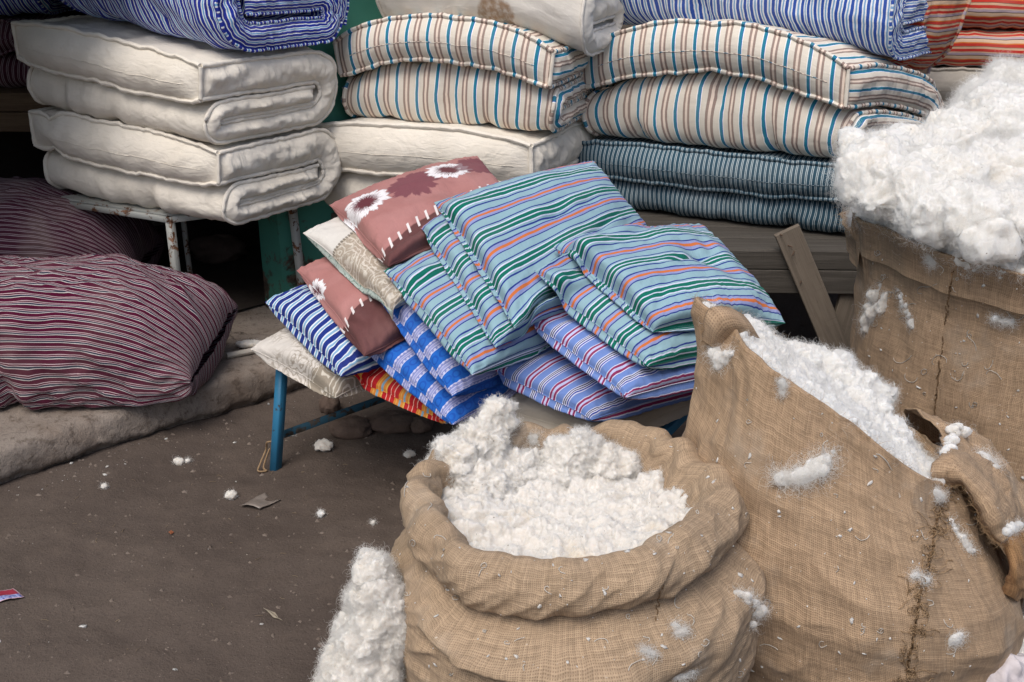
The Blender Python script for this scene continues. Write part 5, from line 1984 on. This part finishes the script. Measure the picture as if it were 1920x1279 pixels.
G1[..., 1] += 0.020 * (1 - np.abs(pn(G1 * 11 + 5, 87))) ** 3 - 0.010
G1[..., 2] += 0.018 * (1 - np.abs(pn(G1 * 8 + 2, 88))) ** 3 - 0.009
mb = MB()
uvg = np.stack(np.meshgrid(np.linspace(0, 0.36, G1.shape[0]), np.linspace(0, 0.30, G1.shape[1]), indexing='ij'), -1)
mb.grid(G1, uvg)
BV['flap'] = mb.bvh()
fl = mb.build('rim_flap', M['burlap_warm'], ts, tloc2)
fray(ts, G1[:, 0], 420, 0.016, 18, tloc2)
so = fl.modifiers.new('thick', 'SOLIDIFY')
so.thickness = 0.003
G2 = sheet([[(1862, 1000, 1.90), (1878, 1018, 1.86), (1880, 1060, 1.84), (1872, 1110, 1.85)],
            [(1890, 1000, 1.85), (1900, 1020, 1.83), (1905, 1065, 1.82), (1895, 1120, 1.84)],
            [(1925, 995, 1.90), (1935, 1030, 1.88), (1938, 1080, 1.88), (1925, 1135, 1.89)],
            [(1960, 990, 2.0), (1970, 1030, 2.0), (1970, 1090, 2.0), (1960, 1150, 2.0)]])
G2 += 0.014 * np.stack([fbm(G2 * 11 + k * 3, 91 + k, 3) for k in range(3)], -1)
mb = MB()
uvg = np.stack(np.meshgrid(np.linspace(0, 0.2, G2.shape[0]), np.linspace(0, 0.15, G2.shape[1]), indexing='ij'), -1)
mb.grid(G2, uvg)
fl2 = mb.build('rim_flap', M['burlap_dark'], ts, tloc2)
so = fl2.modifiers.new('thick', 'SOLIDIFY')
so.thickness = 0.003
px_tuft('string of cotton trailing down the rim fold of the slumped sack', 'tilt', ((1778, 975), (1790, 990), (1800, 1008), (1812, 1025), (1822, 1040)), 0.008, 121, q=(.7, .7, .8, 1, 1.3), nfib=300)
px_tuft('cotton lumps in the open fold beside the spilled cotton', 'flap', ((1760, 905), (1790, 800), (1805, 815)), 0.013, 122, nfib=300)
px_tuft('white cotton wad on the outer right fold of the slumped sack', 'flap', ((1880, 1000), (1890, 1012), (1905, 985)), 0.012, 123, nfib=300)
px_tuft('thin cotton strip along the outer edge of the rim fold', 'flap', ((1835, 850), (1852, 862), (1870, 880)), 0.007, 124, nfib=200, flen=0.02)
# folded ear at the tall corner
E0, _ = hit('tilt', 1338, 640)
G3 = sheet([[(1318, 640, E0[1] - .004), (1322, 600, E0[1] - .010), (1332, 580, E0[1] - .006), (1362, 578, E0[1] + .005), (1392, 592, E0[1] + .03)],
            [(1326, 645, E0[1] - .014), (1334, 608, E0[1] - .030), (1350, 592, E0[1] - .028), (1376, 592, E0[1] - .014), (1402, 604, E0[1] + .01)],
            [(1338, 652, E0[1] - .014), (1348, 622, E0[1] - .034), (1364, 610, E0[1] - .034), (1386, 608, E0[1] - .024), (1412, 618, E0[1] + .0)],
            [(1350, 660, E0[1] - .004), (1362, 640, E0[1] - .010), (1378, 630, E0[1] - .010), (1398, 628, E0[1] - .006), (1424, 634, E0[1] + .01)]], 40, 18)
mb = MB()
uvg = np.stack(np.meshgrid(np.linspace(0, 0.12, G3.shape[0]), np.linspace(0, 0.06, G3.shape[1]), indexing='ij'), -1)
mb.grid(G3, uvg)
fl3 = mb.build('folded_corner', M['burlap_warm'], ts, tloc2)
so = fl3.modifiers.new('thick', 'SOLIDIFY')
so.thickness = 0.003
fray(ts, G3[:, 0], 250, 0.012, 8, tloc2)

# ------------------------------------------------------------------ odds and ends
# bottom right: cotton on a pale plastic bag, red soil
L = []
for (u, v, y, r) in ((1885, 1175, 1.92, .035), (1900, 1200, 1.9, .035), (1870, 1155, 1.95, .028), (1905, 1235, 1.88, .03), (1865, 1190, 1.93, .025)):
    L.append((aty(u, v, y), (r, r * .9, r)))
cotton('cotton_clump', 'clump of cotton on the pale plastic bag at the bottom right corner', L, 'cotton_warm', GC, 131, 3500, 0.012, 0.012, 30.0)
M['plastic'] = plain_cloth('pale plastic', hx('c9c4c6'), hx('b9b1b8'), dirt=0.2, wr=0.9)
b = MB()
W = None
p = aty(1865, 1275, 1.82)
Dp = sphere_dirs(60, 34)
Wp = p + Dp * np.array([0.070, 0.06, 0.075]) * (1 + 0.22 * fbm(Dp * 2.4, 133, 4))[..., None]
b.grid(Wp, None, flip=True)
tag(b.build('plastic_bag', M['plastic'], loc=p), 'crumpled pale plastic bag on the ground under the corner cotton', 'bag')

# printed wrapper scrap, plastic scrap, dry shred
def ground_quad(name, label, cat, px, mats, dz=0.004, bend=0.004):
    P4 = [atz(u, v, 0.0) for u, v in px]
    n = 10
    g = np.empty((n, n, 3))
    for i in range(n):
        for j in range(n):
            a, b_ = i / (n - 1), j / (n - 1)
            q = P4[0] * (1 - a) * (1 - b_) + P4[1] * a * (1 - b_) + P4[2] * a * b_ + P4[3] * (1 - a) * b_
            g[i, j] = (q[0], q[1], gz(q[0], q[1]) + dz + bend * math.sin(a * 3.1) * math.sin(b_ * 4 + 1))
    mb = MB()
    uv = np.stack(np.meshgrid(np.linspace(0, 1, n), np.linspace(0, 1, n), indexing='ij'), -1)
    mb.grid(g, uv, flip=True)
    o = mb.build(name, mats, loc=P4[0])
    s_ = o.modifiers.new('t', 'SOLIDIFY')
    s_.thickness = 0.0008
    return tag(o, label, cat)


m, nt, out = new_mat('printed wrapper')
O, U, u, v = coords()
edge = (u - 0.5).abs().max((v - 0.5).abs()).gt(0.46)
band = v.lt(0.42)
blot = noise(U, 9.0, 2).gt(0.52)
col = mix(band, hx('8f3040'), mix(blot, hx('9aa0c8'), hx('5560a0')))
col = mix(edge, col, hx('c9a9b0'))
bsdf(out, col, 0.4, None)
M['wrapper'] = m
ground_quad('wrapper', 'small red and lavender printed wrapper at the left edge of the dirt', 'wrapper', ((-12, 1136), (46, 1121), (26, 1107), (-32, 1116)), M['wrapper'])
m, nt, out = new_mat('dusty clear plastic')
O, U, u, v = coords()
bsdf(out, mix(noise(U, 4.0, 3), hx('8a817a'), hx('6f6660')), 0.35, noise(U, 6.0, 3), 0.6, 0.004, 0, 0.5)
M['scrap'] = m
ground_quad('plastic_scrap', 'dusty translucent plastic scrap lying on the dirt', 'scrap', ((449, 948), (487, 957), (527, 938), (497, 926)), M['scrap'], 0.006, 0.010)
ground_quad('dry_shred', 'thin pale dry shred on the dirt near the hanging cotton', 'litter', ((494, 1146), (512, 1160), (530, 1166), (516, 1152)), plain_cloth('dry shred', hx('a79d8c'), hx('8f8676')), 0.004, 0.004)
ground_quad('orange_chip', 'small orange chip lying on the dirt', 'litter', ((315, 997), (320, 1001), (326, 996), (321, 993)), plain_cloth('orange chip', hx('a0603f'), hx('8a5238')), 0.004, 0.002)

# on the step and in the dark room
pp = [atz(u, v, 0.130) for u, v in ((425, 668), (455, 662), (490, 655), (530, 648), (570, 640))]
mb = MB()
mb.tube(interp_path(np.array(pp), 0.02), 0.011, 10)
tag(mb.build('pipe', M['calico_dim'], loc=pp[0]), 'pale thin pipe lying on the step behind the bundle', 'pipe')
a0, a1 = aty(300, 512, 4.75), aty(505, 470, 4.95)
mb = MB()
mb.beam(a0, a1, 0.03, 0.085, (0, 0, 1))
tag(mb.build('plank', M['wood_brown'], loc=a0, smooth=False), 'brown plank leaning in the dark shop room', 'plank')
p = aty(415, 548, 4.6)
mb = MB()
rock(mb, (p[0], p[1], 0.17), (.13, .10, .10), 77, 0.6, 16, 0.3)
tag(mb.build('stone', M['stone'], loc=p), 'dim stone lying in the dark shop room', 'stone')

# lint and straw bits that drift over the ground, thickest along the step and by the sacks
mb = MB()
g = np.random.default_rng(77)
D = sphere_dirs(7, 5)
for i in range(150):
    if i % 3 == 0:
        q = g.uniform(0.0, 1.3)
        o_ = -abs(g.normal()) * 0.10 - 0.02
        x, y = e0[0] + ed[0] * q + en[0] * o_, e0[1] + ed[1] * q + en[1] * o_
    elif i % 3 == 1:
        a = g.uniform(1.9, 3.9)
        r_ = 0.40 + abs(g.normal()) * 0.12
        x, y = FC[0] + r_ * math.cos(a), FC[1] + r_ * math.sin(a)
    else:
        x, y = g.uniform(-1.3, 0.2), g.uniform(1.4, 3.1)
    s_ = 0.0010 + 0.0042 * g.random() ** 4
    rr = np.array([g.uniform(1, 2.2), 1, 0.45]) * s_
    an = g.uniform(0, 6.28)
    W = D * rr * (1 + 0.35 * g.normal(size=D.shape[:2] + (1,)))
    W = np.stack([W[..., 0] * math.cos(an) - W[..., 1] * math.sin(an), W[..., 0] * math.sin(an) + W[..., 1] * math.cos(an), W[..., 2]], -1)
    mb.grid(W + np.array([x, y, gz(x, y) + s_ * 0.3]))
tag(mb.build('lint_litter', M['cotton_dirty']), 'tiny bits of cotton lint strewn over the dirt', kind='stuff')
mb = MB()
for i in range(90):
    x, y, an = g.uniform(-1.4, 0.1), g.uniform(1.4, 3.0), g.uniform(0, 6.28)
    l = g.uniform(0.006, 0.022)
    p0 = np.array([x, y, gz(x, y) + 0.0012])
    x2, y2 = x + l * math.cos(an), y + l * math.sin(an)
    p1 = np.array([x2, y2, gz(x2, y2) + 0.002])
    mb.tube([p0, (p0 + p1) / 2 + [g.normal() * l * .12, g.normal() * l * .12, .0008], p1], g.uniform(0.0005, 0.0010), 4)
M['straw'] = mud_mat('straw', (0.24, 0.19, 0.13), (0.16, 0.12, 0.09), 4.0)
tag(mb.build('straw_litter', M['straw']), 'short straw and twig bits strewn over the dirt', kind='stuff')
